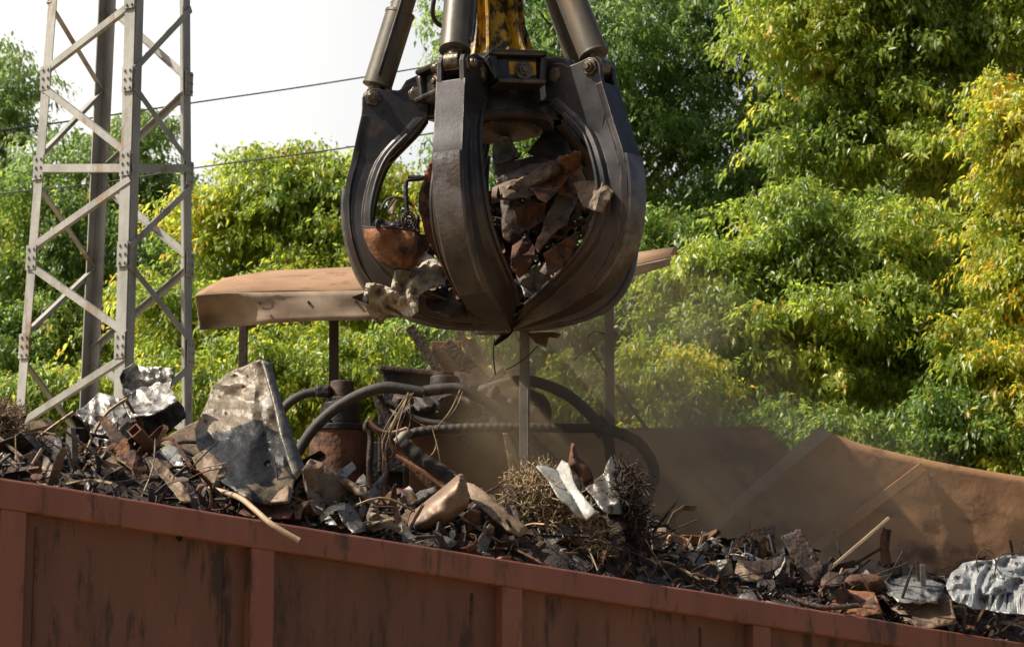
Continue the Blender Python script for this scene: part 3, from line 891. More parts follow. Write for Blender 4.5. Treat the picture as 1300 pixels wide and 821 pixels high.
def shard(p, size, mi):
    # bent plates, curled ribbons and lens-shaped scraps with creases
    a = Vector((rnd.gauss(0, 1), rnd.gauss(0, .7), rnd.gauss(0, .75))).normalized()
    n = Vector((rnd.gauss(0, .8), rnd.gauss(-.6, .7), rnd.gauss(.5, .7)))
    b = n.cross(a)
    if b.length < .01: return
    b.normalize(); n = a.cross(b).normalized()
    kind = rnd.random()
    if kind < .45:   l = size * rnd.uniform(1.6, 3.2); wd = size * rnd.uniform(.10, .28); cur = rnd.uniform(-4.5, 4.5); fold = rnd.uniform(-.5, .5)
    elif kind < .8:  l = size * rnd.uniform(.8, 1.6); wd = size * rnd.uniform(.4, .9); cur = rnd.uniform(-2.2, 2.2); fold = rnd.uniform(-.9, .9)
    else:            l = size * rnd.uniform(1, 2.2); wd = size * rnd.uniform(.25, .4); cur = rnd.uniform(-.5, .5); fold = rnd.choice((-1, 1)) * 1.1
    seg = 9; t = .003; tw_ = rnd.uniform(-1.3, 1.3); ph = rnd.uniform(0, 9); tap = rnd.uniform(.0, 1)
    base = len(mb.v); rows = []
    pos_ = p - a * l * .4; d = a.copy()
    ang = 0
    for i in range(seg + 1):
        s = i / seg
        th = cur * (s - .3) + .35 * math.sin(s * 7 + ph)
        dd = a * math.cos(th) + n * math.sin(th); nn = n * math.cos(th) - a * math.sin(th)
        bb = b * math.cos(tw_ * s) + nn * math.sin(tw_ * s)
        nn = dd.cross(bb).normalized()
        ww = wd * (1 - tap * abs(2 * s - 1) ** 1.5) * rnd.uniform(.8, 1.1) + .003
        h = fold * ww * .45 + rnd.uniform(-.12, .12) * ww
        q = ww * .1 * rnd.uniform(-1, 1)
        rows.append([pos_ - bb * ww / 2, pos_ + nn * h + bb * q, pos_ + bb * ww / 2, pos_ + bb * ww / 2 - nn * t, pos_ + nn * (h - t) + bb * q, pos_ - bb * ww / 2 - nn * t])
        pos_ = pos_ + dd * l / seg
    for r_ in rows: mb.v += r_
    for i in range(seg):
        for k in range(6):
            k2 = (k + 1) % 6
            mb.face((base + i * 6 + k, base + i * 6 + k2, base + (i + 1) * 6 + k2, base + (i + 1) * 6 + k), mi)
    mb.face((base, base + 1, base + 4, base + 5), mi); mb.face((base + 1, base + 2, base + 3, base + 4), mi)
    e = base + seg * 6
    mb.face((e, e + 5, e + 4, e + 1), mi); mb.face((e + 1, e + 4, e + 3, e + 2), mi)
for i in range(1550):
    x = rnd.uniform(-200, 1500); v = rnd.uniform(0.02, 1.35) if rnd.random() < .8 else rnd.uniform(0.85, 1.1)
    p = moundP(x, v) + Vector((0, 0, rnd.uniform(-.04, .02)))
    mi = rnd.choices([0, 1, 2, 3, 4, 5, 6, 7, 8], [16, 32, 14, 5, 6, 24, 3, 2, 2])[0]
    sz = rnd.choice([.05, .08, .12, .18, .26]) * (.6 + .4 * min(1, v))
    if sz > .06 and rnd.random() < .38: mi = rnd.choice([3, 3, 4, 4, 6, 2, 7])
    shard(p, sz, mi)
for i in range(900):
    x = rnd.uniform(-100, 1450); v = rnd.uniform(0.0, .6)
    p = moundP(x, max(.05, v)) + Vector((0, .02, rnd.uniform(-.03, .02)))
    shard(p, rnd.choice([.04, .06, .08, .11, .14]), rnd.choices([0, 1, 2, 3, 4, 5, 6, 7, 8], [26, 30, 8, 3, 4, 28, 2, 1, 2])[0])
for i in range(430):
    x = rnd.uniform(-150, 1450); v = rnd.uniform(0.1, 1.2)
    p = moundP(x, v)
    d = Vector((rnd.gauss(0, 1), rnd.gauss(0, .6), rnd.gauss(0, .5))).normalized() * rnd.choice([.06, .1, .15, .22, .32])
    k = Vector((rnd.gauss(0, .03), rnd.gauss(0, .03), abs(rnd.gauss(0, .05))))
    mb.tube([p - d, p - d * .3 + k, p + d * .4 + k * .6, p + d], rnd.choice([.003, .004, .006, .009]), n=5, mi=rnd.choice([1, 2, 3, 5, 8]), sub=4)
heap = mb.build('scrap_heap', mats, smooth=25, fix=False)
tag(heap, 'loose heap of small rusty scrap fragments filling the red container', kind='stuff')

# ------------------------------------------------------------------ individual scrap pieces
S = 'scrap'
sheet('scorched_sheet', 'large upright sheet panel scorched black across its middle', 'metal sheet', C3([(935, 45), (965, 60), (1000, 200), (1030, 320), (1085, 440), (1060, 475), (1040, 560), (960, 565), (900, 550), (800, 490), (710, 360), (700, 300), (745, 200), (760, 150), (820, 95)]), 11.15, M['panel'], tilt=(.02, -.30), creases=9, amp=.11, dent=.016, grid=34, thick=.012, seed=5)
sheet('edge_strip', 'thin bright folded steel edge along the right side of the scorched panel', 'metal strip', C3([(940, 50), (972, 62), (1012, 205), (1050, 325), (1095, 440), (1062, 480), (1040, 420), (1008, 320), (985, 210)]), 11.08, M['grey'], tilt=(.4, -.3), creases=1, amp=.01, thick=.014, seed=6, dent=.004, jag=0, grid=8)
sheet('steel_sheet', 'shiny crumpled silver sheet standing highest on the left of the heap', 'metal sheet', C3([(430, 110), (440, 85), (480, 60), (520, 75), (560, 72), (622, 75), (628, 100), (600, 180), (640, 195), (560, 240), (470, 260), (445, 200)]), 11.3, M['charsilver'], tilt=(.1, -.25), creases=8, amp=.10, dent=.022, grid=44, seed=8, df=1.5)
sheet('steel_sheet', 'pale torn crumpled sheet leaning left of the shiny silver one', 'metal sheet', C3([(275, 230), (320, 200), (355, 165), (450, 190), (455, 240), (420, 300), (400, 380), (330, 400), (300, 390), (280, 330)]), 11.2, M['charsilver'], tilt=(-.1, -.3), creases=8, amp=.10, dent=.022, grid=44, seed=9, df=1.5)
sheet('rusted_plate', 'dark pitted plate under the shiny silver sheet', 'metal plate', C3([(425, 275), (560, 195), (640, 200), (668, 250), (600, 310), (560, 335), (500, 350)]), 11.12, M['rust_dark'], tilt=(.1, -.3), creases=4, amp=.05, dent=.03, thick=.02, seed=10)
sheet('rusty_strip', 'long curved orange-brown strip leaning below the pale torn sheet', 'metal strip', C3([(338, 245), (375, 250), (430, 300), (480, 360), (520, 430), (560, 560), (500, 580), (460, 470), (420, 380), (370, 290)]), 10.85, M['rust_or'], tilt=(.0, -.2), creases=2, amp=.03, bend=.08, thick=.012, seed=11)
bar('square_tube', 'open-ended rusty square tube pointing up left of the scorched panel', 'tube', C3([(482, 300)])[0], C3([(650, 470)])[0], 10.75, 14, 14, M['rust'], dY=.35, hollow=True)
sheet('silver_flap', 'small bright white-silver flap beside the square tube', 'metal sheet', C3([(545, 385), (590, 360), (630, 348), (652, 390), (668, 440), (640, 448), (600, 410)]), 10.8, M['silver'], tilt=(.1, -.4), creases=2, amp=.04, seed=12)
sheet('steel_sheet', 'dull tan crumpled sheet at the foot of the scorched panel', 'metal sheet', C3([(690, 400), (740, 370), (812, 430), (806, 500), (770, 520), (730, 490)]), 10.75, M['tan'], tilt=(.2, -.4), creases=5, amp=.06, dent=.02, seed=14)
sheet('steel_sheet', 'flat dusty sheet lying behind the scorched panel', 'metal sheet', C3([(570, 345), (640, 300), (720, 262), (740, 330), (720, 400), (660, 380), (620, 370)]), 11.35, M['tan'], tilt=(.1, -.8), creases=4, amp=.05, seed=15)
pipe('bent_pipe', 'pale bent pipe hanging over the container rim', 'pipe', [(231.5, 640, .1), (231, 628, 0), (236, 619, -.05), (245, 617, -.1), (270, 621, -.2), (303, 631, -.3), (325, 648, -.42), (346, 666, -.5), (380, 686, -.5)], 10.9, 3.6, M['palepipe'])
sheet('curved_plate', 'brown rolled plate lying on the rim right of the bent pipe', 'metal plate', C3([(815, 580), (870, 560), (930, 552), (1000, 552), (1055, 590), (1040, 615), (960, 618), (880, 608)]), 10.75, M['rust'], tilt=(0, -.7), creases=2, amp=.02, curl=.1, thick=.008, seed=16)
sheet('curved_plate', 'small brown hooked plate beside the rolled plate', 'metal plate', C3([(1050, 570), (1100, 555), (1128, 552), (1085, 585), (1080, 620), (1060, 615)]), 10.8, M['rust_or'], tilt=(0, -.5), creases=2, amp=.03, seed=17)
sheet('steel_sheet', 'pale sunlit sheet at the lower right of the scorched panel', 'metal sheet', C3([(880, 540), (960, 500), (1010, 480), (1040, 500), (1035, 555), (960, 560), (900, 560)]), 10.8, M['tan'], tilt=(0, -.8), creases=4, amp=.05, seed=18)
tangle('wire_nest', 'brown nest of fine wire at the far left end', 'wire', [(2, 532, 24, 22, .14)], 10.7, M['wire'], 900, .6, 22, 3)
sheet('steel_sheet', 'grey folded sheet just right of the left wire nest', 'metal sheet', C3([(10, 350), (70, 310), (110, 310), (150, 360), (185, 440), (160, 470), (100, 460), (60, 440)]), 10.7, M['grey'], tilt=(.2, -.5), creases=6, amp=.09, dent=.02, seed=19)
sheet('rusty_strip', 'dark arched strip low on the left of the heap', 'metal strip', C3([(130, 330), (190, 318), (250, 360), (300, 430), (350, 510), (310, 510), (260, 440), (200, 380), (150, 350)]), 10.6, M['rust_dark'], tilt=(0, -.3), creases=2, amp=.03, bend=.08, thick=.012, seed=20)
sheet('steel_sheet', 'light torn sheet scrap low behind the left part of the rim', 'metal sheet', C3([(190, 425), (240, 405), (300, 430), (330, 470), (270, 490), (200, 480)]), 10.5, M['charsilver'], tilt=(0, -.5), creases=5, amp=.06, seed=21)
sheet('steel_sheet', 'cream crumpled sheet low between the arched strip and orange strip', 'metal sheet', C3([(310, 410), (380, 390), (440, 400), (460, 440), (440, 480), (380, 470), (330, 450)]), 10.6, M['tan'], tilt=(0, -.5), creases=6, amp=.07, seed=22)
sheet('rusted_plate', 'red-brown plate patch behind the orange strip', 'metal plate', C3([(385, 340), (430, 310), (470, 340), (450, 400), (400, 410)]), 10.95, M['rust_or'], tilt=(0, -.2), creases=2, amp=.03, seed=23)
sheet('steel_sheet', 'left edge curled cream sheet by the rim', 'metal sheet', C3([(-20, 400), (20, 385), (60, 420), (80, 460), (40, 460), (30, 420), (-10, 440)]), 10.4, M['tan'], tilt=(0, -.3), creases=3, amp=.05, seed=24)
sheet('steel_sheet', 'dark leaning plate between orange strip and scorched panel', 'metal plate', C3([(520, 400), (570, 380), (700, 500), (720, 560), (640, 570), (560, 500)]), 10.65, M['rust_dark'], tilt=(.1, -.4), creases=4, amp=.06, seed=25)
sheet('steel_sheet', 'thin tan strip slanting down to the rim left of the bent pipe', 'metal strip', C3([(535, 410), (565, 400), (660, 500), (690, 560), (655, 560), (590, 480)]), 10.55, M['tan'], tilt=(.1, -.4), creases=2, amp=.03, seed=26)

sheet('folded_sheet', 'thick folded leathery sheet slumped right of the scorched panel', 'metal sheet', C6([(125, 440), (150, 405), (195, 420), (200, 450), (260, 470), (330, 500), (385, 560), (400, 610), (365, 655), (300, 640), (230, 620), (170, 600), (140, 540)]), 11.35, M['leather'], tilt=(.1, -.5), creases=9, amp=.14, dent=.05, grid=30, thick=.014, seed=27, soft=40)
pillow('folded_sheet', 'thick brown fold curling along the top of the slumped leathery sheet', 'metal sheet', C6([(132, 432), (155, 405), (200, 425), (265, 462), (335, 505), (388, 560), (398, 602), (372, 585), (320, 540), (250, 500), (180, 480), (145, 462)]), 11.2, M['leather'], bulge=.05, dent=.03, seed=33)
pillow('rolled_sheet', 'upright rolled end of the leathery fold', 'metal sheet', C6([(372, 560), (395, 575), (400, 610), (378, 655), (352, 660), (350, 620)]), 11.1, M['leather'], bulge=.04, dent=.01, seed=34)
sheet('curved_plate', 'curled tan plate right of the rolled end of the leathery fold', 'metal plate', C6([(355, 655), (395, 600), (430, 605), (480, 655), (470, 668), (420, 650), (380, 668)]), 11.1, M['tan'], tilt=(.2, -.4), creases=2, amp=.05, bend=.06, seed=35)
sheet('silver_strip', 'narrow silvery strips below the folded leathery sheet', 'metal strip', C6([(150, 570), (175, 560), (215, 600), (250, 640), (220, 640), (185, 620)]), 10.95, M['silver'], tilt=(0, -.4), creases=3, amp=.05, seed=28)
pillow('crushed_can', 'brown crushed tank lying on the heap in the middle', 'crushed tank', C6([(482, 662), (490, 620), (560, 560), (640, 495), (690, 455), (712, 480), (722, 560), (690, 600), (640, 640), (550, 682), (500, 682)]), 11.55, M['tank'], bulge=.15, dent=.012, grid=30, seed=4)
sheet('can_end', 'rusty cut end plate beside the brown crushed tank', 'metal plate', C6([(655, 665), (700, 610), (750, 565), (765, 620), (730, 680), (690, 700)]), 11.6, M['rust_or'], tilt=(.1, -.3), creases=3, amp=.05, seed=29)
sheet('curved_plate', 'long cream curved plate sloping down right of the crushed tank', 'metal plate', C6([(712, 488), (760, 508), (850, 580), (940, 660), (905, 684), (860, 660), (800, 610), (730, 545)]), 11.6, M['tan'], tilt=(.1, -.5), creases=1, amp=.02, bend=.10, thick=.01, seed=30)
sheet('steel_strip', 'light narrow strip lying left of the crushed tank', 'metal strip', C6([(405, 562), (500, 545), (600, 505), (612, 522), (540, 560), (470, 575), (410, 578)]), 11.9, M['grey'], tilt=(0, -.5), creases=2, amp=.02, thick=.02, seed=31)
sheet('steel_plate', 'small tan triangular plate at the rim left of the crushed tank', 'metal plate', C6([(385, 675), (430, 635), (470, 685), (430, 690)]), 11.2, M['tan'], tilt=(0, -.4), creases=1, amp=.02, seed=32)
sheet('steel_plate', 'pale flat offcut resting behind the triangular plate', 'metal plate', C6([(435, 610), (500, 598), (540, 610), (480, 628), (440, 632)]), 11.5, M['tan'], tilt=(0, -.8), creases=1, amp=.02, seed=33)
tangle('wire_nest', 'big straw-coloured nest of wire right of the crushed tank', 'wire', [(680, 622, 46, 34, .28), (700, 655, 50, 34, .25), (745, 690, 40, 34, .2)], 12.0, M['wire'], 5200, .62, 20, 5)
tangle('wire_nest', 'darker upright clump of wire at the right end of the nest', 'wire', [(795, 630, 20, 44, .15), (800, 665, 22, 30, .15)], 12.25, M['rust_dark'], 1100, .7, 26, 6)
sheet('enamel_panel', 'white ribbed enamel panel leaning on the wire nest', 'metal panel', C7([(172, 430), (200, 428), (245, 445), (320, 540), (355, 590), (352, 618), (325, 612), (250, 540), (215, 480)]), 11.75, M['white'], tilt=(.3, -.4), creases=1, amp=.02, dent=.006, curl=.03, thick=.008, seed=34)
sheet('enamel_panel', 'second white ribbed strip beside the leaning enamel panel', 'metal panel', C7([(245, 440), (265, 408), (288, 420), (320, 510), (386, 592), (352, 622), (315, 560), (270, 490)]), 11.72, M['white'], tilt=(-.3, -.4), creases=1, amp=.02, dent=.006, thick=.008, seed=35)
pillow('crushed_bottle', 'slender brown crushed vessel standing neck up behind the enamel panel', 'crushed vessel', C7([(298, 345), (314, 352), (322, 392), (362, 430), (376, 470), (378, 492), (345, 492), (310, 450), (288, 425), (292, 385)]), 12.0, M['rust'], bulge=.07, dent=.02, seed=5)
sheet('steel_sheet', 'pointed grey speckled sheet right of the crushed vessel', 'metal sheet', C7([(440, 393), (456, 410), (460, 470), (478, 600), (420, 598), (375, 540), (348, 510), (380, 480), (412, 458)]), 12.1, M['grey'], tilt=(.1, -.3), creases=3, amp=.06, dent=.03, seed=36, soft=60)
sheet('rusted_plate', 'small rusty plate below the pointed grey sheet', 'metal plate', C7([(400, 610), (470, 600), (500, 640), (450, 690), (400, 660)]), 12.0, M['rust_dark'], tilt=(.1, -.5), creases=3, amp=.05, seed=37)
sheet('bracket', 'grey channel bracket on the rim below the wire nest', 'bracket', C7([(130, 756), (200, 690), (262, 638), (300, 648), (302, 682), (250, 700), (215, 735), (210, 765), (160, 765)]), 11.75, M['grey'], tilt=(.1, -.4), creases=2, amp=.06, dent=.006, thick=.012, seed=38)
sheet('steel_plate', 'flat tan plate right of the wire clump', 'metal plate', C7([(478, 702), (540, 672), (600, 655), (662, 655), (640, 682), (560, 707), (490, 716)]), 12.6, M['tan'], tilt=(0, -.9), creases=2, amp=.02, thick=.02, seed=39)
pipe('ring_coil', 'small copper ring standing by the flat tan plate', 'ring', [(848, 690), (850, 681), (858, 680), (868, 684), (869, 693), (862, 700)], 12.5, 2.6, M['copper'])
pipe('steel_pipe', 'grey pipe stub leaning under the copper ring', 'pipe', [(864, 690), (860, 702), (852, 716), (846, 735)], 12.4, 4, M['grey'])
pipe('ribbed_hose', 'ribbed tan flexible hose lying over the rim', 'hose', [(722, 716, .1), (735, 711, 0), (750, 709, -.05), (768, 715, -.1), (785, 726, -.12), (795, 742, -.12)], 12.1, 6, M['copper'], ribs=.022)
sheet('white_cup', 'white dented cup-shaped scrap beside the grey can', 'cup', C7([(575, 825), (585, 790), (600, 768), (645, 755), (662, 800), (668, 835), (620, 840)]), 12.3, M['white'], tilt=(0, -.3), creases=3, amp=.05, dent=.02, bend=.08, seed=40)
pillow('crushed_can', 'round grey-brown dented can near the copper ring', 'crushed can', C7([(668, 810), (690, 760), (735, 735), (780, 755), (792, 795), (765, 830), (700, 835)]), 12.45, M['grey'], bulge=.1, dent=.03, seed=6)
sheet('steel_sheet', 'silver cone-shaped offcut left of the curved channel', 'metal sheet', C7([(745, 730), (780, 700), (802, 684), (828, 690), (822, 750), (780, 762)]), 12.6, M['silver'], tilt=(.3, -.3), creases=2, amp=.08, seed=41)
pipe('copper_coil', 'short twisted copper coil in front of the curved channel', 'coil', [(892, 712), (905, 716, -.02), (918, 718, 0), (925, 726, -.03), (912, 730, -.05), (900, 726), (890, 732)], 12.5, 3.2, M['copper'], ribs=.02)
mb = MB()
pp = smooth_path([P(x, y, 12.7) for x, y in C7([(885, 850), (872, 790), (880, 730), (905, 690), (950, 668), (1008, 660)])], 8)
for a_, b_ in zip(pp, pp[1:]): mb.beam(a_, b_ + (b_ - a_) * .08, .035, .05, up=Vector((0, 1, 0)))
tag(mb.build('curved_channel', M['rust_dark'], smooth=0), 'dark arched steel channel rising from the heap', 'steel channel')
pipe('thin_rod', 'thin grey rod hanging from the end of the arched channel', 'rod', C7([(1005, 662), (1015, 700), (1028, 760)]), 12.75, 1.6, M['grey'])
sheet('rusted_plate', 'dark leaf-shaped plate under the arched channel', 'metal plate', C7([(895, 765), (950, 772), (1010, 765), (1068, 742), (1050, 790), (980, 818), (920, 805)]), 12.6, M['rust_dark'], tilt=(0, -.6), creases=2, amp=.05, curl=.06, seed=42)
pillow('white_lump', 'white plastic lump behind the leaf-shaped plate', 'plastic lump', C7([(905, 750), (925, 738), (965, 755), (990, 768), (940, 776), (910, 768)]), 12.75, M['white'], bulge=.04, seed=8)
sheet('tan_sheet', 'pale bent sheet at the foot of the arched channel', 'metal sheet', C7([(895, 770), (930, 800), (990, 835), (900, 850), (885, 810)]), 12.45, M['tan'], tilt=(0, -.3), creases=2, amp=.05, seed=43)
sheet('angle_iron', 'dark upright angle iron with a notched top', 'angle iron', C8([(332, 663), (372, 670), (400, 634), (440, 700), (480, 765), (470, 830), (420, 830)]), 12.8, M['rust_dark'], tilt=(0, -.2), creases=1, amp=.05, dent=.004, thick=.02, jag=.3, seed=44)
bar('wooden_stick', 'long pale wooden stick leaning up to the right', 'stick', C8([(455, 812)])[0], C8([(708, 594)])[0], 12.9, 4.2, 4.2, M['palepipe'], dY=.2)
sheet('rusty_strip', 'small dark curled strip at the foot of the wooden stick', 'metal strip', C8([(470, 770), (510, 728), (520, 740), (500, 780), (560, 800), (540, 830), (470, 830)]), 12.8, M['rust_dark'], tilt=(0, -.3), creases=3, amp=.05, seed=45)
for a_, b_, lb in ((C8([(700, 815)])[0], C8([(757, 707)])[0], 'steepest of the crossed rods right of the stick'), (C8([(650, 797)])[0], C8([(779, 748)])[0], 'flattest of the crossed rods right of the stick')):
    bar('steel_rod', 'dark ' + lb, 'rod', a_, b_, 13.0, 2.6, 2.6, M['rust_dark'])
bar('steel_rod', 'short upright dark rod beside the pale stub post', 'rod', C8([(812, 815)])[0], C8([(804, 740)])[0], 13.0, 4, 2.6, M['rust_dark'])
bar('stub_post', 'short pale grey stub post sticking out of the heap', 'post', C8([(826, 830)])[0], C8([(825, 755)])[0], 13.05, 7, 6, M['grey'])
sheet('foil_heap', 'large crumpled silver foil sheet at the right end of the heap', 'foil', C8([(905, 830), (925, 785), (965, 752), (1010, 742), (1060, 742), (1100, 728), (1140, 724), (1200, 732), (1300, 750), (1330, 900), (1200, 930), (1000, 910), (930, 880)]), 13.1, M['foil'], tilt=(0, -.7), creases=16, amp=.12, dent=.06, grid=90, thick=.005, seed=46, soft=20, df=2.0)
pipe('loop_wire', 'thin black wire looping over the silver foil', 'wire', C8([(1030, 800), (1015, 770), (1014, 725), (1035, 703), (1062, 712), (1078, 745), (1075, 790)]), 13.0, .9, M['wire_dark'], n=6)
pipe('loop_wire', 'short thin wire curving at the right edge above the foil', 'wire', C8([(1100, 790), (1080, 760), (1100, 722), (1140, 716), (1190, 716)]), 13.0, .8, M['wire_dark'], n=6)
for nm, lb, kind, pts, Yp, mt, sd_, tl in (
    ('steel_sheet', 'dark grey torn sheet directly under the left wire nest', 'metal sheet', C3([(-10, 350), (40, 325), (75, 390), (50, 450), (-10, 440)]), 10.45, 'grey', 101, (.1, -.3)),
    ('rusted_plate', 'wide dark plate lying low left of the pale bent pipe', 'metal plate', C3([(235, 470), (320, 440), (400, 475), (440, 520), (340, 540), (250, 515)]), 10.5, 'rust_dark', 102, (.1, -.6)),
    ('rusted_plate', 'rust red box side hanging under the open square tube', 'metal plate', C3([(425, 385), (480, 370), (530, 430), (560, 545), (510, 560), (450, 470)]), 10.6, 'rust', 103, (.2, -.2)),
    ('steel_strip', 'black narrow strip right beside the slanting tan strip', 'metal strip', C3([(600, 440), (640, 450), (760, 590), (700, 590), (630, 520)]), 10.6, 'black', 104, (.1, -.5)),
    ('steel_sheet', 'grey flap bent over the front of the leathery fold', 'metal sheet', C6([(250, 585), (288, 560), (322, 600), (358, 655), (305, 670), (268, 630)]), 10.95, 'grey', 105, (.3, -.3)),
    ('rusted_plate', 'dark square plate behind the rusty cut end plate', 'metal plate', C6([(700, 600), (775, 568), (830, 640), (800, 715), (725, 730)]), 11.7, 'rust_dark', 106, (.1, -.3)),
    ('silver_strip', 'slim shiny upright strip between the cut end plate and the cream curved plate', 'metal strip', C6([(752, 700), (798, 636), (815, 648), (785, 735), (760, 735)]), 11.45, 'grey', 107, (.2, -.1)),
    ('silver_strip', 'short shiny sliver below the end of the cream curved plate', 'metal strip', C6([(866, 755), (885, 690), (902, 688), (895, 760)]), 11.6, 'silver', 108, (.2, -.1)),
    ('steel_sheet', 'crushed grey sheet lying low under the brown crushed tank', 'metal sheet', C6([(540, 700), (620, 678), (700, 700), (720, 735), (620, 730)]), 11.3, 'grey', 109, (.1, -.6)),
    ('rusted_plate', 'reddish brown plate on the rim left of the grey bracket', 'metal plate', C7([(-10, 640), (60, 650), (135, 690), (80, 752), (-10, 735)]), 11.65, 'rust', 110, (.1, -.5)),
    ('steel_sheet', 'black buckled sheet at the foot of the dark wire clump', 'metal sheet', C7([(385, 690), (430, 640), (490, 640), (500, 690), (450, 745), (400, 740)]), 12.05, 'black', 111, (.1, -.4)),
    ('rusted_plate', 'orange brown offcut just below the flat tan plate', 'metal plate', C7([(505, 722), (575, 735), (570, 785), (515, 780)]), 12.2, 'rust_or', 112, (.2, -.4)),
    ('steel_sheet', 'dusty tan sheet half hidden behind the copper ring', 'metal sheet', C7([(585, 690), (650, 672), (720, 690), (740, 730), (660, 750), (590, 735)]), 12.7, 'tan', 113, (.1, -.5)),
    ('steel_sheet', 'curled grey sheet at the left foot of the arched channel', 'metal sheet', C7([(805, 770), (870, 762), (885, 830), (835, 835)]), 12.35, 'grey', 114, (.2, -.3)),
    ('rusted_plate', 'dark folded plate left of the notched angle iron', 'metal plate', C8([(225, 775), (300, 745), (360, 790), (350, 830), (250, 830)]), 12.7, 'rust_dark', 115, (.1, -.5)),
    ('steel_sheet', 'brown sheet curling out behind the crossed rods', 'metal sheet', C8([(560, 790), (630, 752), (700, 770), (720, 830), (600, 835)]), 13.15, 'leather', 116, (.1, -.5)),
    ('steel_sheet', 'charred crumpled sheet on the rim left of the silver foil', 'metal sheet', [(1120, 738), (1165, 728), (1200, 742), (1195, 765), (1140, 764)], 13.0, 'charsilver', 117, (.1, -.5)),
    ('steel_sheet', 'brown buckled sheet on the rim right below the ribbed hose', 'metal sheet', [(815, 755), (850, 745), (905, 765), (900, 780), (840, 772)], 12.0, 'leather', 118, (.1, -.5)),
    ('rusted_plate', 'rusty ribbon plate lying on the rim under the arched channel', 'metal strip', [(900, 770), (960, 762), (1020, 790), (1010, 800), (940, 790)], 12.3, 'rust', 119, (.1, -.4)),
    ('steel_sheet', 'crumpled tan sheet in the far left corner of the heap', 'metal sheet', C3([(60, 395), (120, 375), (175, 400), (200, 450), (140, 480), (80, 455)]), 10.4, 'leather', 120, (.2, -.5)),
):
    sheet(nm, lb, kind, pts, Yp, M[mt], tilt=tl, creases=5, amp=.07, dent=.008, seed=sd_)
# lower front rows to the right of the rim
sheet('steel_sheet', 'buckled grey sheet lying on the rim below the arched channel', 'metal sheet', [(860, 752), (900, 738), (950, 744), (965, 764), (920, 772), (870, 768)], 12.3, M['grey'], tilt=(0, -.8), creases=5, amp=.05, seed=51)
sheet('rusted_plate', 'long rusty plate lying on the rim below the wooden stick', 'metal plate', [(980, 762), (1030, 744), (1110, 752), (1120, 778), (1050, 790), (990, 782)], 12.7, M['rust_or'], tilt=(0, -.8), creases=3, amp=.04, seed=52)
sheet('steel_sheet', 'torn cream sheet lying on the rim below the crossed rods', 'metal sheet', [(1130, 772), (1160, 750), (1205, 754), (1215, 790), (1170, 800)], 12.9, M['tan'], tilt=(0, -.6), creases=5, amp=.06, seed=53)
pillow('crushed_can', 'small rusty can lying on the rim at the lower right', 'crushed can', [(1060, 742), (1080, 728), (1115, 730), (1125, 748), (1100, 760), (1070, 758)], 12.95, M['rust'], bulge=.06, dent=.02, seed=9)
pipe('bent_pipe', 'dark bent pipe crossing low at the lower right of the heap', 'pipe', [(940, 740), (985, 752, -.1), (1040, 770, -.2), (1090, 768, -.2)], 12.6, 3.4, M['rust_dark'])
sheet('steel_sheet', 'crumpled charred sheet on the rim under the round dented can', 'metal sheet', [(800, 738), (840, 732), (870, 742), (880, 756), (840, 754), (810, 750)], 12.25, M['charsilver'], tilt=(0, -.6), creases=5, amp=.05, seed=54)

# ------------------------------------------------------------------ canopy
cy = 14.6
cn = empty('canopy', (P(560, 500, cy).x, cy + .6, 0), 'beige sheet steel canopy with a sagging stained front edge on thin posts', 'canopy')
front = [(248, 375), (262, 373), (300, 371), (360, 370), (420, 369), (480, 368), (560, 366), (640, 362), (720, 352), (800, 338), (851, 327)]
back = [(306, 354), (318, 350), (345, 344), (380, 342), (420, 340), (480, 338), (560, 336), (640, 334), (720, 330), (800, 325), (851, 322)]
mb = MB()
NR = 5
fp = [P(x, y, cy) for x, y in front]; bp = []
for i, (x, y) in enumerate(back):
    bp.append(P(x + 10, y, cy + 1.5))
for i in range(len(front)):
    for j in range(NR):
        t = j / (NR - 1)
        p = fp[i].lerp(bp[i], t)
        p.z += .05 * math.sin(t * math.pi) + .012 * noise.noise(p * 3)
        mb.v.append(p)
for i in range(len(front) - 1):
    for j in range(NR - 1):
        mb.face((i * NR + j, i * NR + j + 1, (i + 1) * NR + j + 1, (i + 1) * NR + j))
mb.build('roof_sheet', M['canopy'], cn, smooth=60, solid=.012)
mb = MB()
bot = [(254, 418), (275, 416), (305, 413), (360, 409), (420, 406), (480, 404), (560, 398), (640, 392), (720, 376), (800, 352), (851, 336)]
NR = 7
for i in range(len(front)):
    # sub columns
    pass
fr = smooth_path([Vector((a[0], a[1], 0)) for a in front], 4); bo = smooth_path([Vector((a[0], a[1], 0)) for a in bot], 4)
for i in range(len(fr)):
    for j in range(NR):
        t = j / (NR - 1)
        x = fr[i].x + (bo[i].x - fr[i].x) * t; y = fr[i].y + .5 + (bo[i].y - fr[i].y) * t
        u = max(0, 1 - abs(x - 268) / 60)
        dY = -.01 + .28 * u * math.sin(t * 2.2) * (0.5 + t * .5) + .02 * noise.noise(Vector((x * .03, y * .06, 0))) + .03 * math.sin(x * .025) * t
        mb.v.append(P(x, y, cy - .012 + dY))
for i in range(len(fr) - 1):
    for j in range(NR - 1):
        mb.face((i * NR + j, i * NR + j + 1, (i + 1) * NR + j + 1, (i + 1) * NR + j))
mb.build('front_edge', M['fascia'], cn, smooth=60, solid=.01)
for x, yy in ((330, 371), (392, 370), (452, 369), (760, 346), (820, 334)):
    q = P(x, yy + 14, cy - .03)
    MB().tube([q, q + Vector((0, -.02, 0))], .009, n=6).build('bolt', M['rust_dark'], cn, smooth=30)
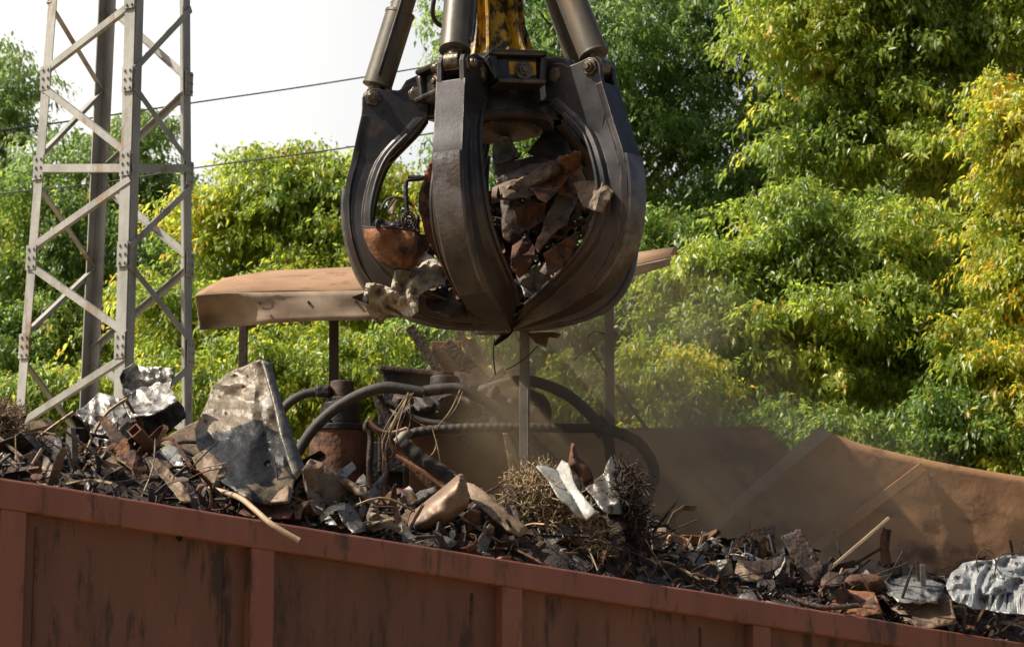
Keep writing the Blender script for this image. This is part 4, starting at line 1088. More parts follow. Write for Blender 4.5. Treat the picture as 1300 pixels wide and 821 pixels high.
def post(x, yt, wpx, m, Y, lean=0):
    A = P(x, yt, Y); s = pxm(Y)
    B = Vector((A.x + lean, A.y, .6))
    MB().beam(A, B, wpx * s, wpx * s * .8, up=Vector((0, 1, 0))).build('post', m, cn, smooth=0, bevel=.004)
post(310, 372, 11, M['darkpost'], cy + .5)
post(424, 370, 12, M['darkpost'], cy + .25, .04)
pA = P(666, 398, 13.92)
tag(MB().beam(pA, Vector((pA.x, pA.y, .0)), .062, .05, up=Vector((0, 1, 0))).beam(Vector((pA.x + .018, pA.y - .027, .0)), Vector((pA.x + .018, pA.y - .027, pA.z)), .004, .006, up=Vector((0, 1, 0))).build('post', M['greypost'], smooth=0, bevel=.004), 'pale grey post standing straight in front of the machine under the grapple', 'post')
post(773, 352, 12, M['darkpost'], cy + .5)
MB().beam(P(300, 380, cy + .5), P(800, 358, cy + .5), .05, .06).build('cross_beam', M['darkpost'], cn, smooth=0)

# ------------------------------------------------------------------ hydraulic unit below the canopy
hy = 14.2
hu = empty('hydraulic_unit', (P(580, 500, hy).x, hy + .4, 0), 'dirty brown hydraulic power unit with thick hoses behind the scrap heap', 'hydraulic unit')
def cyl(name, x, y0, y1, rpx, Y, m, parent, n=28, taper=1, smooth=40, extra=None):
    A = P(x, y1, Y); B = P(x, y0, Y); B = Vector((A.x, A.y, B.z))
    mb = MB()
    k = 10
    mb.tube([A.lerp(B, i / k) for i in range(k + 1)], rpx * pxm(Y), n=n, rfun=lambda t: 1 + (taper - 1) * t)
    if extra: extra(mb, A, B)
    return mb.build(name, m, parent, smooth=smooth, bevel=.006)
cyl('oil_drum', 428, 548, 660, 37, hy, M['rust'], hu)
cyl('drum_lid', 428, 541, 548, 39, hy, M['black'], hu)
cyl('filter_body', 432, 512, 541, 25, hy, M['black'], hu)
cyl('filter_cap', 434, 484, 507, 16, hy, M['engine'], hu, taper=.93)
cyl('filter_neck', 434, 505, 515, 20, hy, M['rust_dark'], hu)
mb = MB()
rr = random.Random(4)
for i in range(14):
    a = P(396 + rr.uniform(0, 22), 545 - rr.uniform(0, 18), hy - .1 + rr.uniform(-.05, .1))
    mb.box(a, Vector((.02, 0, 0)), Vector((0, .02, 0)), Vector((.005, .0, .018)))
mb.build('valve_block', M['grey'], hu, smooth=0, bevel=.006)
def pbox(name, x0, y0, x1, y1, Y, dep, m, parent=hu, bevel=.012, skew=0):
    A = P(x0, y0, Y); B = P(x1, y1, Y)
    c = (A + B) / 2 + Vector((0, dep / 2, 0))
    return MB().box(c, Vector(((B.x - A.x) / 2, 0, skew)), Vector((0, dep / 2, 0)), Vector((0, 0, abs(A.z - B.z) / 2))).build(name, m, parent, smooth=0, bevel=bevel)
pbox('motor_box', 485, 470, 552, 520, hy + .3, .5, M['black'], skew=-.02)
pbox('motor_lid', 481, 466, 556, 474, hy + .25, .6, M['rust_dark'], skew=-.02)
pbox('side_panel', 520, 546, 640, 625, hy + .1, .03, M['brownbox'])
pbox('housing', 512, 538, 648, 640, hy + .16, .8, M['engine'])
pbox('side_post', 640, 540, 652, 640, hy + .05, .05, M['rust_dark'])
pbox('shade_block', 470, 560, 512, 660, hy + .35, .6, M['black'])  # solid black box painting the shade of a gap in the machine
pbox('upper_housing', 556, 505, 690, 545, hy + .35, .55, M['engine'], skew=.015)
pbox('rear_housing', 600, 470, 680, 510, hy + .6, .4, M['engine'], skew=.03)
cyl('pump', 563, 478, 518, 20, hy + .1, M['engine'], hu, taper=.85)
cyl('pump_cap', 563, 473, 479, 14, hy + .1, M['rust_dark'], hu)
pillow('motor_casting', '', '', [(540, 500), (560, 478), (590, 472), (620, 490), (640, 520), (620, 545), (570, 548), (540, 530)], hy + .2, M['rust_dark'], bulge=.16, dent=.08, parent=hu, seed=12)
pbox('slew_column', 547, 432, 585, 500, hy + .45, .22, M['rust'])
bar('strut', None, None, (520, 415), (560, 475), hy + .4, 12, 10, M['rust_dark'], parent=hu)
bar('strut', None, None, (583, 420), (612, 480), hy + .4, 9, 8, M['rust_dark'], parent=hu)
bar('strut', None, None, (598, 430), (622, 490), hy + .5, 10, 8, M['rust'], parent=hu)
bar('strut', None, None, (585, 470), (600, 520), hy + .3, 26, 14, M['rust_dark'], parent=hu)
pbox('chassis', 380, 650, 860, 760, hy + .2, .9, M['rust_dark'])
bx = P(620, 700, hy)
for sx in (-.8, .9):
    MB().box(Vector((bx.x + sx, hy + .6, .9)), Vector((.15, 0, 0)), Vector((0, .4, 0)), Vector((0, 0, .9))).build('support_leg', M['rust_dark'], hu, smooth=0)
pbox('gear_housing', 572, 484, 664, 548, hy + .3, .4, M['black'], skew=-.03)
pbox('back_frame', 480, 518, 560, 600, hy + .3, .3, M['black'])
bar('strut', None, None, (566, 436), (700, 565), hy + .22, 15, 12, M['rust_dark'], parent=hu)
bar('strut', None, None, (640, 470), (560, 545), hy + .1, 9, 9, M['rust_dark'], parent=hu)
pillow('gear_casting', '', '', [(600, 500), (640, 492), (690, 500), (700, 530), (680, 548), (610, 545)], hy + .15, M['black'], bulge=.15, dent=.1, parent=hu, seed=13)
pillow('gear_casting', '', '', [(500, 500), (540, 495), (570, 515), (575, 545), (520, 550), (495, 530)], hy + .15, M['engine'], bulge=.15, dent=.1, parent=hu, seed=14)
rr = random.Random(44)
for i in range(16):
    x = rr.uniform(500, 690); y = rr.uniform(500, 556)
    c = P(x, y, hy - .02 + rr.uniform(-.05, .08)); r_ = rr.uniform(.02, .05)
    mb = MB(); ax = Vector((rr.gauss(0, 1), rr.gauss(0, .6), rr.gauss(0, .8))).normalized()
    mb.tube([c - ax * r_ * 1.4, c + ax * r_ * 1.4], r_, n=rr.choice((6, 12))); mb.tube([c - ax * r_ * 1.9, c + ax * r_ * 1.9], r_ * .55, n=10)
    mb.build('fitting', rr.choice((M['rust_dark'], M['black'], M['engine'])), hu, smooth=35, bevel=.003)
def hose(pts, rpx, Y, m=None, ribs=0): return pipe('hose', None, None, pts, Y, rpx, m or M['hose'], parent=hu, ribs=ribs, sub=7, n=14)
hose(C6([(40, 270), (55, 225), (95, 188), (150, 165), (225, 158)]), 6, hy - .05)
MB().beam(P(400, 497, hy - .05), P(421, 496, hy - .05), .075, .075).build('hose_fitting', M['black'], hu, smooth=0, bevel=.02)
hose(C6([(95, 400), (112, 372), (160, 300), (235, 228), (330, 172), (420, 146), (500, 155), (560, 165)]), 7.2, hy - .35)
hose(C7([(-90, 190), (0, 148), (80, 125), (160, 125), (250, 155), (320, 200), (390, 270), (425, 320), (440, 400)]), 7.2, hy + .1)
hose(C6([(460, 352), (500, 318), (560, 302), (660, 294), (780, 290), (920, 290), (1060, 292), (1190, 292)]), 6, hy - .15, ribs=.045)
hose(C7([(400, 292), (470, 310), (535, 342), (580, 400), (595, 460), (575, 530), (560, 600)]), 7.2, hy - .12, ribs=.07)
hose([C6([(370, 270)])[0], C6([(480, 385)])[0], C6([(600, 512)])[0]], 5.6, hy - .3, M['rust'])
hose(C6([(480, 350), (560, 410), (660, 475), (760, 560)]), 10, hy - .2, ribs=.09)
hose(C6([(560, 160), (680, 150), (770, 190), (850, 240), (940, 320), (1030, 420)]), 7, hy - .08)
hose(C6([(800, 160), (850, 220), (930, 290), (1000, 380)]), 4.5, hy + .05)
hose(C6([(395, 180), (410, 220), (440, 265), (450, 320)]), 7, hy - .1, M['rust_dark'])
hose(C6([(365, 262), (352, 290), (370, 320), (365, 420), (372, 520)]), 4.2, hy - .25, M['rust_dark'])
hose(C6([(425, 380), (422, 460), (425, 540)]), 4.4, hy - .25, M['rust'])
hose(C6([(365, 262), (390, 290), (440, 308), (500, 292)]), 2.2, hy - .34, M['palepipe'])
hose(C6([(660, 280), (560, 270), (500, 240), (430, 200)]), 5, hy - .05)
hose(C6([(600, 230), (700, 270), (800, 250), (880, 250)]), 4.5, hy - .02)
hose(C6([(1190, 250), (1215, 290), (1180, 320)]), 4.5, hy + .08)
hose(C6([(460, 390), (560, 450), (640, 510)]), 2.4, hy - .36, M['copper'])
pipe('clamp', None, None, C6([(455, 360), (510, 300)]), hy - .16, 7.5, M['greypost'], parent=hu)
mb = MB()
rr = random.Random(8)
for i in range(9):
    a = C6([(515 + rr.uniform(-12, 12), 165 + rr.uniform(-5, 8))])[0]; b = C6([(440 + rr.uniform(-25, 25), 300 + rr.uniform(-10, 30))])[0]
    c_ = (b[0] + rr.uniform(-5, 5), b[1] + rr.uniform(10, 35))
    mb.tube([P(a[0], a[1], hy - .38), P(b[0], b[1], hy - .42), P(c_[0], c_[1], hy - .4)], rr.uniform(.0025, .005), n=5, sub=5)
for a, b in (((690, 155), (610, 285)), ((700, 160), (640, 260)), ((590, 290), (620, 420)), ((610, 330), (575, 400)), ((500, 230), (560, 270)), ((520, 260), (590, 290)), ((505, 300), (510, 200))):
    a, b = C6([a, b]); mb.tube([P(a[0], a[1], hy - .37), P((a[0] + b[0]) / 2 + 2, (a[1] + b[1]) / 2 + 3, hy - .38), P(b[0], b[1], hy - .37)], .004, n=5, sub=5)
mb.build('wire_bundle', M['wire'], hu, smooth=60)
sheet('wooden_board', 'weathered narrow board leaning against the brown unit', 'board', C6([(845, 308), (862, 312), (890, 370), (915, 440), (912, 520), (880, 520), (862, 400)]), hy - .05, M['wood'], tilt=(0, .1), creases=0, dent=.003, thick=.03, jag=.4, seed=60)
pipe('bent_rod', 'thin rusty rod leaning on the hopper wall beyond the canopy post', 'rod', [(782, 488), (800, 515), (822, 545)], 15.2, 2.3, M['rust'])
pipe('curled_wire', 'pale hooked wire sticking up in front of the far canopy post', 'wire', [(727, 458, 0), (745, 443, 0), (768, 428, 0)], 14.0, 1.0, M['palepipe'], n=6)
pipe('curled_wire', 'thin curled wire loop beside the pale hooked wire', 'wire', [(768, 424), (756, 421), (747, 428), (750, 442), (760, 458), (772, 478)], 14.05, .9, M['wire'], n=6)

# ------------------------------------------------------------------ raised hopper sides on the right
ho = empty('loading_hopper', (P(1050, 600, 16.3).x, 16.6, 0), 'rust brown steel hopper with raised slanting side plates on the right', 'hopper')
def plate(name, pts, m, thick, bevel=.004):
    pp = [P(*p) for p in pts]
    mb = MB(); mb.v = pp; mb.face(range(len(pp)))
    return mb.build(name, m, ho, smooth=0, solid=thick)
Yh = 16.2
plate('rear_panel', [(640, 547, Yh), (700, 546, Yh), (800, 545, Yh), (968, 543, Yh), (1000, 567, Yh), (1010, 760, Yh), (640, 760, Yh)], M['hopper'], .02)
MB().beam(P(640, 546.5, Yh - .02), P(968, 542, Yh - .02), .035, .012).build('rear_panel_lip', M['canopy'], ho, smooth=0)
# side plate: leans back to the right
top = [(1040, 543, 15.50), (1070, 555, 15.54), (1110, 568, 15.58), (1200, 588, 15.7), (1300, 605, 15.84), (1420, 622, 16.0)]
botm = [(860, 700, 15.2), (840, 740, 15.15), (900, 830, 15.1), (1000, 840, 15.2), (1200, 850, 15.45), (1420, 860, 15.75)]
mb = MB()
NJ = 30
tp = smooth_path([Vector(p) for p in top], 14); bt = smooth_path([Vector(p) for p in botm], 14)
for a, b in zip(tp, bt):
    for j in range(NJ):
        q = a.lerp(b, j / (NJ - 1))
        mb.v.append(P(q.x, q.y, q.z + min(1, j / 8) * .04 * noise.noise(Vector((q.x * .012, q.y * .012, 3))) + min(1, j / 8) * .012 * noise.noise(Vector((q.x * .04, q.y * .04, 3)))))
for i in range(len(tp) - 1):
    for j in range(NJ - 1):
        mb.face((i * NJ + j, i * NJ + j + 1, (i + 1) * NJ + j + 1, (i + 1) * NJ + j))
mb.build('side_plate', M['hopper'], ho, smooth=40, solid=.014)
mb = MB()
mb.v = [P(1040, 541, 15.44), P(1056, 551, 15.44), P(1022, 578, 15.38), P(932, 652, 15.22), P(874, 708, 15.1), P(842, 712, 15.06), P(880, 680, 15.12), P(960, 612, 15.28)]
mb.face((0, 1, 2, 7)); mb.face((7, 2, 3, 6)); mb.face((6, 3, 4, 5))
mb.build('edge_flange', M['hopper_edge'], ho, smooth=0, solid=.03)
MB().beam(P(1172, 592, 15.63), P(1030, 700, 15.22), .07, .02, up=Vector((0, 1, 0))).build('stiffener', M['hopper'], ho, smooth=0, bevel=.004)
MB().beam(P(870, 705, 15.0), P(1100, 722, 15.1), .03, .06).build('lower_ledge', M['hopper_edge'], ho, smooth=0, bevel=.004)
bxc = P(1100, 800, 15.3)
MB().box(Vector((bxc.x, 16.4, .95)), Vector((1.9, 0, 0)), Vector((0, .5, 0)), Vector((0, 0, .95))).build('hopper_base', M['hopper'], ho, smooth=0)

# ------------------------------------------------------------------ grapple
GY = 13.5
gs = pxm(GY) * 1.0
go = P(631, 116, GY)
gr = empty('scrap_grapple', go, 'large black five-tine orange-peel grapple hanging closed over the scrap heap', 'grapple')
gr.rotation_euler = (0, R(-3.2), 0)
outer = [(178, 28), (184, 50), (193, 85), (204, 125), (207, 165), (203, 200), (192, 236), (171, 266), (138, 291), (86, 309), (6, 318)]
inner = [(98, 36), (120, 58), (148, 88), (164, 125), (172, 165), (168, 198), (152, 228), (124, 254), (88, 276), (46, 293), (4, 303)]
wout = [.088, .088, .088, .09, .09, .088, .085, .085, .085, .075, .012]
winn = [.09, .09, .11, .135, .155, .165, .17, .175, .17, .12, .016]
def interp(tab, t):
    x = t * (len(tab) - 1); i = min(int(x), len(tab) - 2); f = x - i
    if isinstance(tab[0], tuple): return tuple(a + (b - a) * f for a, b in zip(tab[i], tab[i + 1]))
    return tab[i] + (tab[i + 1] - tab[i]) * f
so_ = smooth_path([Vector((a, b, 0)) for a, b in outer], 4); si_ = smooth_path([Vector((a, b, 0)) for a, b in inner], 4)
def rad(az):
    return Vector((math.cos(az), math.sin(az), 0)), Vector((-math.sin(az), math.cos(az), 0))
def gp(er, r, dy): return er * (r * gs) + Vector((0, 0, -dy * gs))
def disc_pin(mb, c, ax, r, L, n=20):
    mb.tube([c - ax * L / 2, c + ax * L / 2], r, n=n)
def build_tine(az):
    er, et = rad(az)
    mb = MB()
    n = len(so_)
    for i in range(n):
        t = i / (n - 1)
        a = gp(er, so_[i].x, so_[i].y); b = gp(er, si_[i].x, si_[i].y)
        wo_, wi_ = interp(wout, t), interp(winn, t)
        L_ = max((b - a).length, 1e-4); f1 = min(.35, .035 / L_); f2 = 1 - min(.35, .04 / L_)
        ww = lambda f: wo_ + (wi_ - wo_) * f
        g1 = f1 + .12 * (f2 - f1); g2 = f2 - .15 * (f2 - f1)
        sec = [(0, wo_), (f1, ww(f1)), (g1, ww(g1) * .86), (g2, ww(g2) * .80), (f2, ww(f2)), (1, wi_)]
        mb.v += [a.lerp(b, f) + et * h for f, h in sec] + [a.lerp(b, f) - et * h for f, h in sec[::-1]]
    for i in range(n - 1):
        for k in range(12):
            k2 = (k + 1) % 12
            mb.face((i * 12 + k, i * 12 + k2, (i + 1) * 12 + k2, (i + 1) * 12 + k), 0)
    for e_ in (0, (n - 1) * 12):
        for k in range(5): mb.face((e_ + k, e_ + k + 1, e_ + 10 - k, e_ + 11 - k))
    ti = mb.build('tine', [M['grab'], M['grab_rust']], gr, local=True, smooth=40, bevel=.005)
    # wear strip on the back of the tine
    mb = MB(); k0, k1 = 12, n - 8
    for i in range(k0, k1):
        t = i / (n - 1)
        a = gp(er, so_[i].x, so_[i].y); b = gp(er, si_[i].x, si_[i].y)
        ou = (a - b).normalized(); wo_ = interp(wout, t) * .97
        mb.v += [a - et * wo_ + ou * .002, a + et * wo_ + ou * .002, a + et * (wo_ - .008) + ou * .016, a - et * (wo_ - .008) + ou * .016]
    m_ = k1 - k0
    for i in range(m_ - 1):
        for k in range(4):
            k2 = (k + 1) % 4
            mb.face((i * 4 + k, i * 4 + k2, (i + 1) * 4 + k2, (i + 1) * 4 + k))
    mb.face((0, 1, 2, 3)); mb.face([(m_ - 1) * 4 + k for k in range(4)])
    mb.build('wear_plate', M['grab_light'], ti, local=True, smooth=40)
    # inner lip flange
    mb = MB()
    for sgn in (-1, 1):
        mb.tube([gp(er, si_[i].x, si_[i].y) + et * sgn * (interp(winn, i / (n - 1)) + .004) for i in range(4, n - 4)], .013, n=8)
    mb.build('inner_lip', M['grab'], ti, local=True, smooth=60)
    # arm plates
    poly = [(183, 60), (177, 20), (176, 4), (170, -5), (160, -8), (146, -5), (128, -3), (118, -10), (104, -12), (94, -6), (90, 8), (92, 34), (104, 50), (140, 84), (170, 100)]
    for sgn in (-1, 1):
        pts = [gp(er, a, b) + et * sgn * .068 for a, b in poly]
        MB().prism(pts, et * .016).build('arm_plate', M['grab'], ti, local=True, smooth=25, bevel=.006)
    mb = MB()
    c1 = gp(er, 162, 6); c2 = gp(er, 106, 4)
    disc_pin(mb, c1, et, .032, .25); disc_pin(mb, c1, et, .052, .20, 6); disc_pin(mb, c1, et, .022, .275, 12)
    mb.build('pin', M['bolt'], ti, local=True, smooth=30, bevel=.004)
    mb = MB()
    disc_pin(mb, c2, et, .036, .20); disc_pin(mb, c2, et, .05, .19, 6)
    mb.build('hinge_pin', M['bolt'], ti, local=True, smooth=30, bevel=.004)
    return er, et
def build_cylinder(az, barrel):
    er, et = rad(az)
    bot_ = gp(er, 162, 2); topc = gp(er, 44, -330)
    d = (topc - bot_).normalized()
    Ltot = (topc - bot_).length
    mb = MB()
    b0 = 17 * gs; b1 = barrel * gs
    mb.tube([bot_ + d * b0, bot_ + d * (b0 + .012), bot_ + d * (b0 + .013), bot_ + d * (b1 - .02), bot_ + d * (b1 - .019), bot_ + d * b1], .088, n=30, rfun=lambda t: 1.05 if (t < .3) else (1.05 if t > .7 else 1.0))
    cy_ = mb.build('cylinder', M['cylinder'], gr, local=True, smooth=40, bevel=.004)
    mb = MB()
    mb.tube([bot_ + d * (b1 - .03), bot_ + d * Ltot], .070, n=26)
    mb.build('sleeve', M['cylinder'], cy_, local=True, smooth=40)
    mb = MB()
    mb.tube([bot_ - et * .045, bot_ + et * .045], .062, n=24)
    mb.tube([bot_ + d * .02, bot_ + d * (b0 + .01)], .05, n=20)
    mb.build('rod_eye', M['bolt'], cy_, local=True, smooth=40, bevel=.004)
    mb = MB()
    off = er * .0 + et * .085
    mb.tube([bot_ + d * (b0 + .07) + off, bot_ + d * (b0 + .2) + off * 1.25, bot_ + d * Ltot + off * 1.1], .012, n=8, sub=6)
    mb.build('feed_pipe', M['grab'], cy_, local=True, smooth=60)
AZ = [R(a) for a in (181, -109, -37, 35, 107)]
for i, az in enumerate(AZ):
    build_tine(az)
    build_cylinder(az, [122, 175, 180, 170, 150][i])
# hub
mb = MB()
Z = Vector((0, 0, 1))
mb.tube([Z * (38 * gs), Z * (30 * gs), Z * (29 * gs), Z * (-40 * gs), Z * (-41 * gs)], .30, n=30, rfun=lambda t: .85 if t < .1 else 1)
hub = mb.build('hub', M['grab'], gr, local=True, smooth=40, bevel=.01)
mb = MB(); mb.tube([Z * (-41 * gs), Z * (-52 * gs)], .335, n=10)
mb.tube([Z * (-52 * gs), Z * (-58 * gs)], .24, n=30)
mb.build('bottom_plate', M['rust_dark'], hub, local=True, smooth=40, bevel=.006)
for az in AZ:
    er, et = rad(az)
    mb = MB()
    for sgn in (-1, 1):
        poly = [(40, -24), (104, -24), (118, -18), (126, -6), (127, 10), (121, 24), (106, 31), (40, 33)]
        mb.prism([gp(er, a, b) + et * sgn * .036 for a, b in poly], et * .014)
    mb.build('hinge_lug', M['grab'], hub, local=True, smooth=25, bevel=.008)
for k in range(5):
    az = (AZ[1] + AZ[2]) / 2 + k * R(72)
    er, et = rad(az)
    mb = MB()
    # frame: rounded pocket box between the hinge lugs
    for (r0, hw, z0, z1, dep) in ((88, .175, -27, -19, .07), (92, .15, 13, 20, .09)):
        mb.box(er * r0 * gs - Z * ((z0 + z1) / 2 * gs), et * hw, er * dep, Z * ((z1 - z0) / 2 * gs))
    for sgn in (-1, 1):
        pts = [er * 88 * gs + et * sgn * h - Z * z * gs for h, z in ((.135, -18.8), (.185, -18.8), (.158, 12.8), (.118, 12.8))]
        mb.prism(pts, er * .062)
    mb.box(er * 86 * gs + Z * 3 * gs, et * .128, er * .03, Z * (15.7 * gs))
    mb.build('pocket_frame', M['grab'], hub, local=True, smooth=0, bevel=.02)
    mb = MB()
    c = er * 92 * gs + et * .03
    mb.tube([c - er * .03, c + er * .035], .055, n=24); mb.tube([c + er * .035, c + er * .05], .036, n=6); mb.tube([c + er * .05, c + er * .065], .018, n=12)
    mb.build('bolt', M['bolt'], hub, local=True, smooth=30, bevel=.004)
    MB().box(er * 91.5 * gs + et * .03 + Z * .02, et * .085, er * .012, Z * .042).build('yellow_seat', M['yellow'], hub, local=True, smooth=0, bevel=.008)
# yellow column, narrowing upward, with fins
mb = MB()
def ring(r, z, n=8, ph=0): return [Vector((r * math.cos(2 * math.pi * k / n + ph), r * math.sin(2 * math.pi * k / n + ph), z)) for k in range(n)]
prof_c = [(.20, 34), (.165, 50), (.135, 80), (.125, 120), (.125, 200), (.14, 330)]
prev = None
for (r, z) in [(a * 1.25, b) for a, b in prof_c]:
    b = len(mb.v); mb.v += ring(r, z * gs, 8, R(22.5))
    if prev is not None:
        for k in range(8): mb.face((prev + k, prev + (k + 1) % 8, b + (k + 1) % 8, b + k))
    prev = b
mb.face(range(prev, prev + 8))
colm = mb.build('mast', M['yellow'], gr, local=True, smooth=20, bevel=.006)
for k in range(5):
    az = (AZ[1] + AZ[2]) / 2 + k * R(72)
    for da in (-.46, .46):
        er, et = rad(az + da)
        poly = [(.05, 330), (.24, 330), (.21, 200), (.205, 120), (.215, 80), (.25, 52), (.28, 36), (.28, 30), (.05, 30)]
        MB().prism([er * a + Z * (b * gs) for a, b in poly], et * .011).build('fin', M['yellow'], colm, local=True, smooth=20, bevel=.004)
mb = MB(); mb.tube([Z * (330 * gs), Z * (360 * gs)], .34, n=30); mb.tube([Z * (360 * gs), Z * (440 * gs)], .14, n=24)
mb.build('head', M['grab'], gr, local=True, smooth=40, bevel=.01)
mb = MB()
mb.tube([Vector((-.30, -.1, 150 * gs)), Vector((-.34, -.15, 125 * gs)), Vector((-.36, -.1, 100 * gs)), Vector((-.30, 0, 92 * gs)), Vector((-.2, .0, 110 * gs))], .014, n=8, sub=6)
mb.build('hydraulic_hose', M['hose'], gr, local=True, smooth=60)
mb = MB()
mb.tube([Vector((.02, -.2, 150 * gs)), Vector((.03, -.24, 118 * gs)), Vector((.06, -.2, 112 * gs)), Vector((.08, -.15, 150 * gs))], .02, n=8, sub=6)
mb.build('hydraulic_hose', M['hose'], gr, local=True, smooth=60)

# ------------------------------------------------------------------ scrap held by the grapple
g0 = 13.3
sheet('held_sheet', 'grey pointed sheet at the top of the grapple load', 'metal sheet', C4([(662, 530), (690, 505), (712, 478), (740, 540), (765, 585), (720, 610), (664, 610)]), 13.5, M['grey'], tilt=(.3, -.2), creases=3, amp=.05, seed=71)
sheet('held_strip', 'layered dark strips across the top of the grapple load', 'metal strip', C4([(668, 615), (740, 600), (800, 585), (900, 572), (940, 562), (930, 590), (830, 615), (740, 640), (675, 668)]), 13.3, M['rust_dark'], tilt=(0, -.5), creases=5, amp=.06, seed=72)
sheet('held_strip', 'bright grey strip edge in the grapple load under the dark strips', 'metal strip', C4([(672, 668), (740, 640), (800, 612), (880, 600), (820, 640), (740, 665), (680, 690)]), 13.22, M['grey'], tilt=(0, -.4), creases=3, amp=.04, seed=73)
pillow('held_roll', 'crushed silvery-brown roll in the middle of the grapple load', 'crushed roll', C4([(660, 700), (700, 680), (790, 650), (870, 600), (915, 600), (920, 640), (850, 690), (770, 735), (700, 745), (660, 740)]), 13.2, M['tan'], bulge=.1, dent=.05, seed=21)
sheet('held_rusty_sheet', 'bright orange rusted crumpled sheet in the grapple load', 'metal sheet', C4([(795, 700), (830, 650), (870, 620), (910, 580), (950, 580), (965, 562), (992, 568), (990, 620), (950, 650), (920, 690), (885, 730), (860, 755), (830, 740), (815, 715)]), 13.1, M['rust_or'], tilt=(.1, -.3), creases=9, amp=.12, dent=.04, grid=20, seed=74)
sheet('held_plate', 'tan folded plate hanging in the right of the grapple load', 'metal plate', C5([(818, 330), (870, 200), (915, 118), (978, 150), (965, 190), (940, 250), (880, 292), (832, 358)]), 13.05, M['tan'], tilt=(.1, -.1), creases=4, amp=.07, seed=75)
sheet('held_plate', 'pinkish grey folded plate poking out past the right tine', 'metal plate', C5([(962, 95), (1020, 88), (1070, 85), (1075, 120), (1110, 128), (1070, 208), (1000, 185), (980, 150)]), 12.85, M['tan'], tilt=(-.2, -.2), creases=4, amp=.09, seed=76)
sheet('held_plate', 'black plate at the upper right of the grapple load', 'metal plate', C4([(790, 570), (830, 520), (865, 478), (905, 500), (940, 530), (960, 575), (900, 580), (830, 590)]), 13.55, M['black'], tilt=(0, -.3), creases=4, amp=.08, seed=77)
sheet('held_strip', 'brown slanting strips low in the right of the grapple load', 'metal strip', C5([(835, 425), (880, 370), (972, 270), (985, 300), (960, 350), (900, 400), (860, 440)]), 13.1, M['tan'], tilt=(.1, -.2), creases=5, amp=.09, seed=78)
sheet('held_plate', 'dull brown plate low beside the front tine', 'metal plate', C5([(735, 330), (790, 290), (825, 340), (800, 420), (760, 450), (730, 410)]), 13.1, M['rust'], tilt=(.2, -.2), creases=4, amp=.08, seed=79)
sheet('held_plate', 'reddish plate in the dark centre of the grapple load', 'metal plate', C5([(745, 190), (800, 160), (860, 170), (840, 240), (790, 270), (750, 250)]), 13.25, M['rust'], tilt=(.1, -.3), creases=5, amp=.09, seed=80)
sheet('held_plate', 'curved orange plate behind the left edge of the front tine', 'metal plate', C5([(440, -10), (408, 60), (388, 130), (386, 200), (405, 270), (440, 350), (480, 420), (520, 420), (500, 200), (480, 0)]), 13.25, M['rust_or'], tilt=(.2, 0), creases=2, amp=.03, dent=.01, seed=81)
sheet('held_plate', 'small dark spike plate poking out at the left of the white sack', 'metal plate', C5([(135, 520), (165, 508), (195, 500), (200, 545), (170, 535)]), 13.25, M['rust_dark'], tilt=(0, 0), creases=2, amp=.03, seed=82)
sheet('white_sack', 'crumpled dirty white sack hanging out of the grapple at the lower left', 'sack', C5([(192, 468), (225, 468), (262, 478), (282, 488), (298, 425), (350, 395), (385, 388), (388, 358), (410, 352), (440, 372), (470, 400), (500, 430), (480, 470), (410, 495), (360, 535), (382, 575), (360, 592), (335, 588), (300, 560), (275, 580), (242, 625), (215, 600), (188, 560), (182, 520)]), 13.05, M['cloth'], tilt=(-.1, -.2), creases=14, amp=.18, dent=.05, grid=44, thick=.010, seed=83, soft=35, df=2.0)
for lb, pts, Yp, mt, sd_ in (
    ('dark folded plate wedged against the right edge of the front tine', C5([(690, 150), (760, 140), (800, 230), (750, 330), (700, 300)]), 13.2, 'rust_dark', 91),
    ('rust streaked sheet under the tan folded plate in the load', C5([(850, 360), (940, 300), (975, 330), (920, 410), (870, 440)]), 13.12, 'rust', 92),
    ('grey bent sheet near the bottom of the load opening', C5([(750, 440), (820, 400), (880, 430), (850, 500), (780, 520)]), 13.2, 'grey', 93),
    ('orange brown scrap flap behind the pinkish grey plate', C5([(905, 60), (985, 20), (1010, 90), (960, 150), (900, 130)]), 13.15, 'rust_or', 94),
    ('tan creased sheet under the crushed silvery-brown roll', C5([(690, 110), (800, 95), (880, 60), (870, 120), (790, 150), (700, 150)]), 13.2, 'leather', 95),
    ('dark crumpled sheet showing between the left and front tines', C5([(400, 500), (480, 480), (560, 560), (570, 600), (480, 590), (410, 560)]), 13.3, 'rust_dark', 96)):
    sheet('held_plate', lb, 'metal plate', pts, Yp, M[mt], tilt=(.15, -.25), creases=6, amp=.10, dent=.012, seed=sd_)
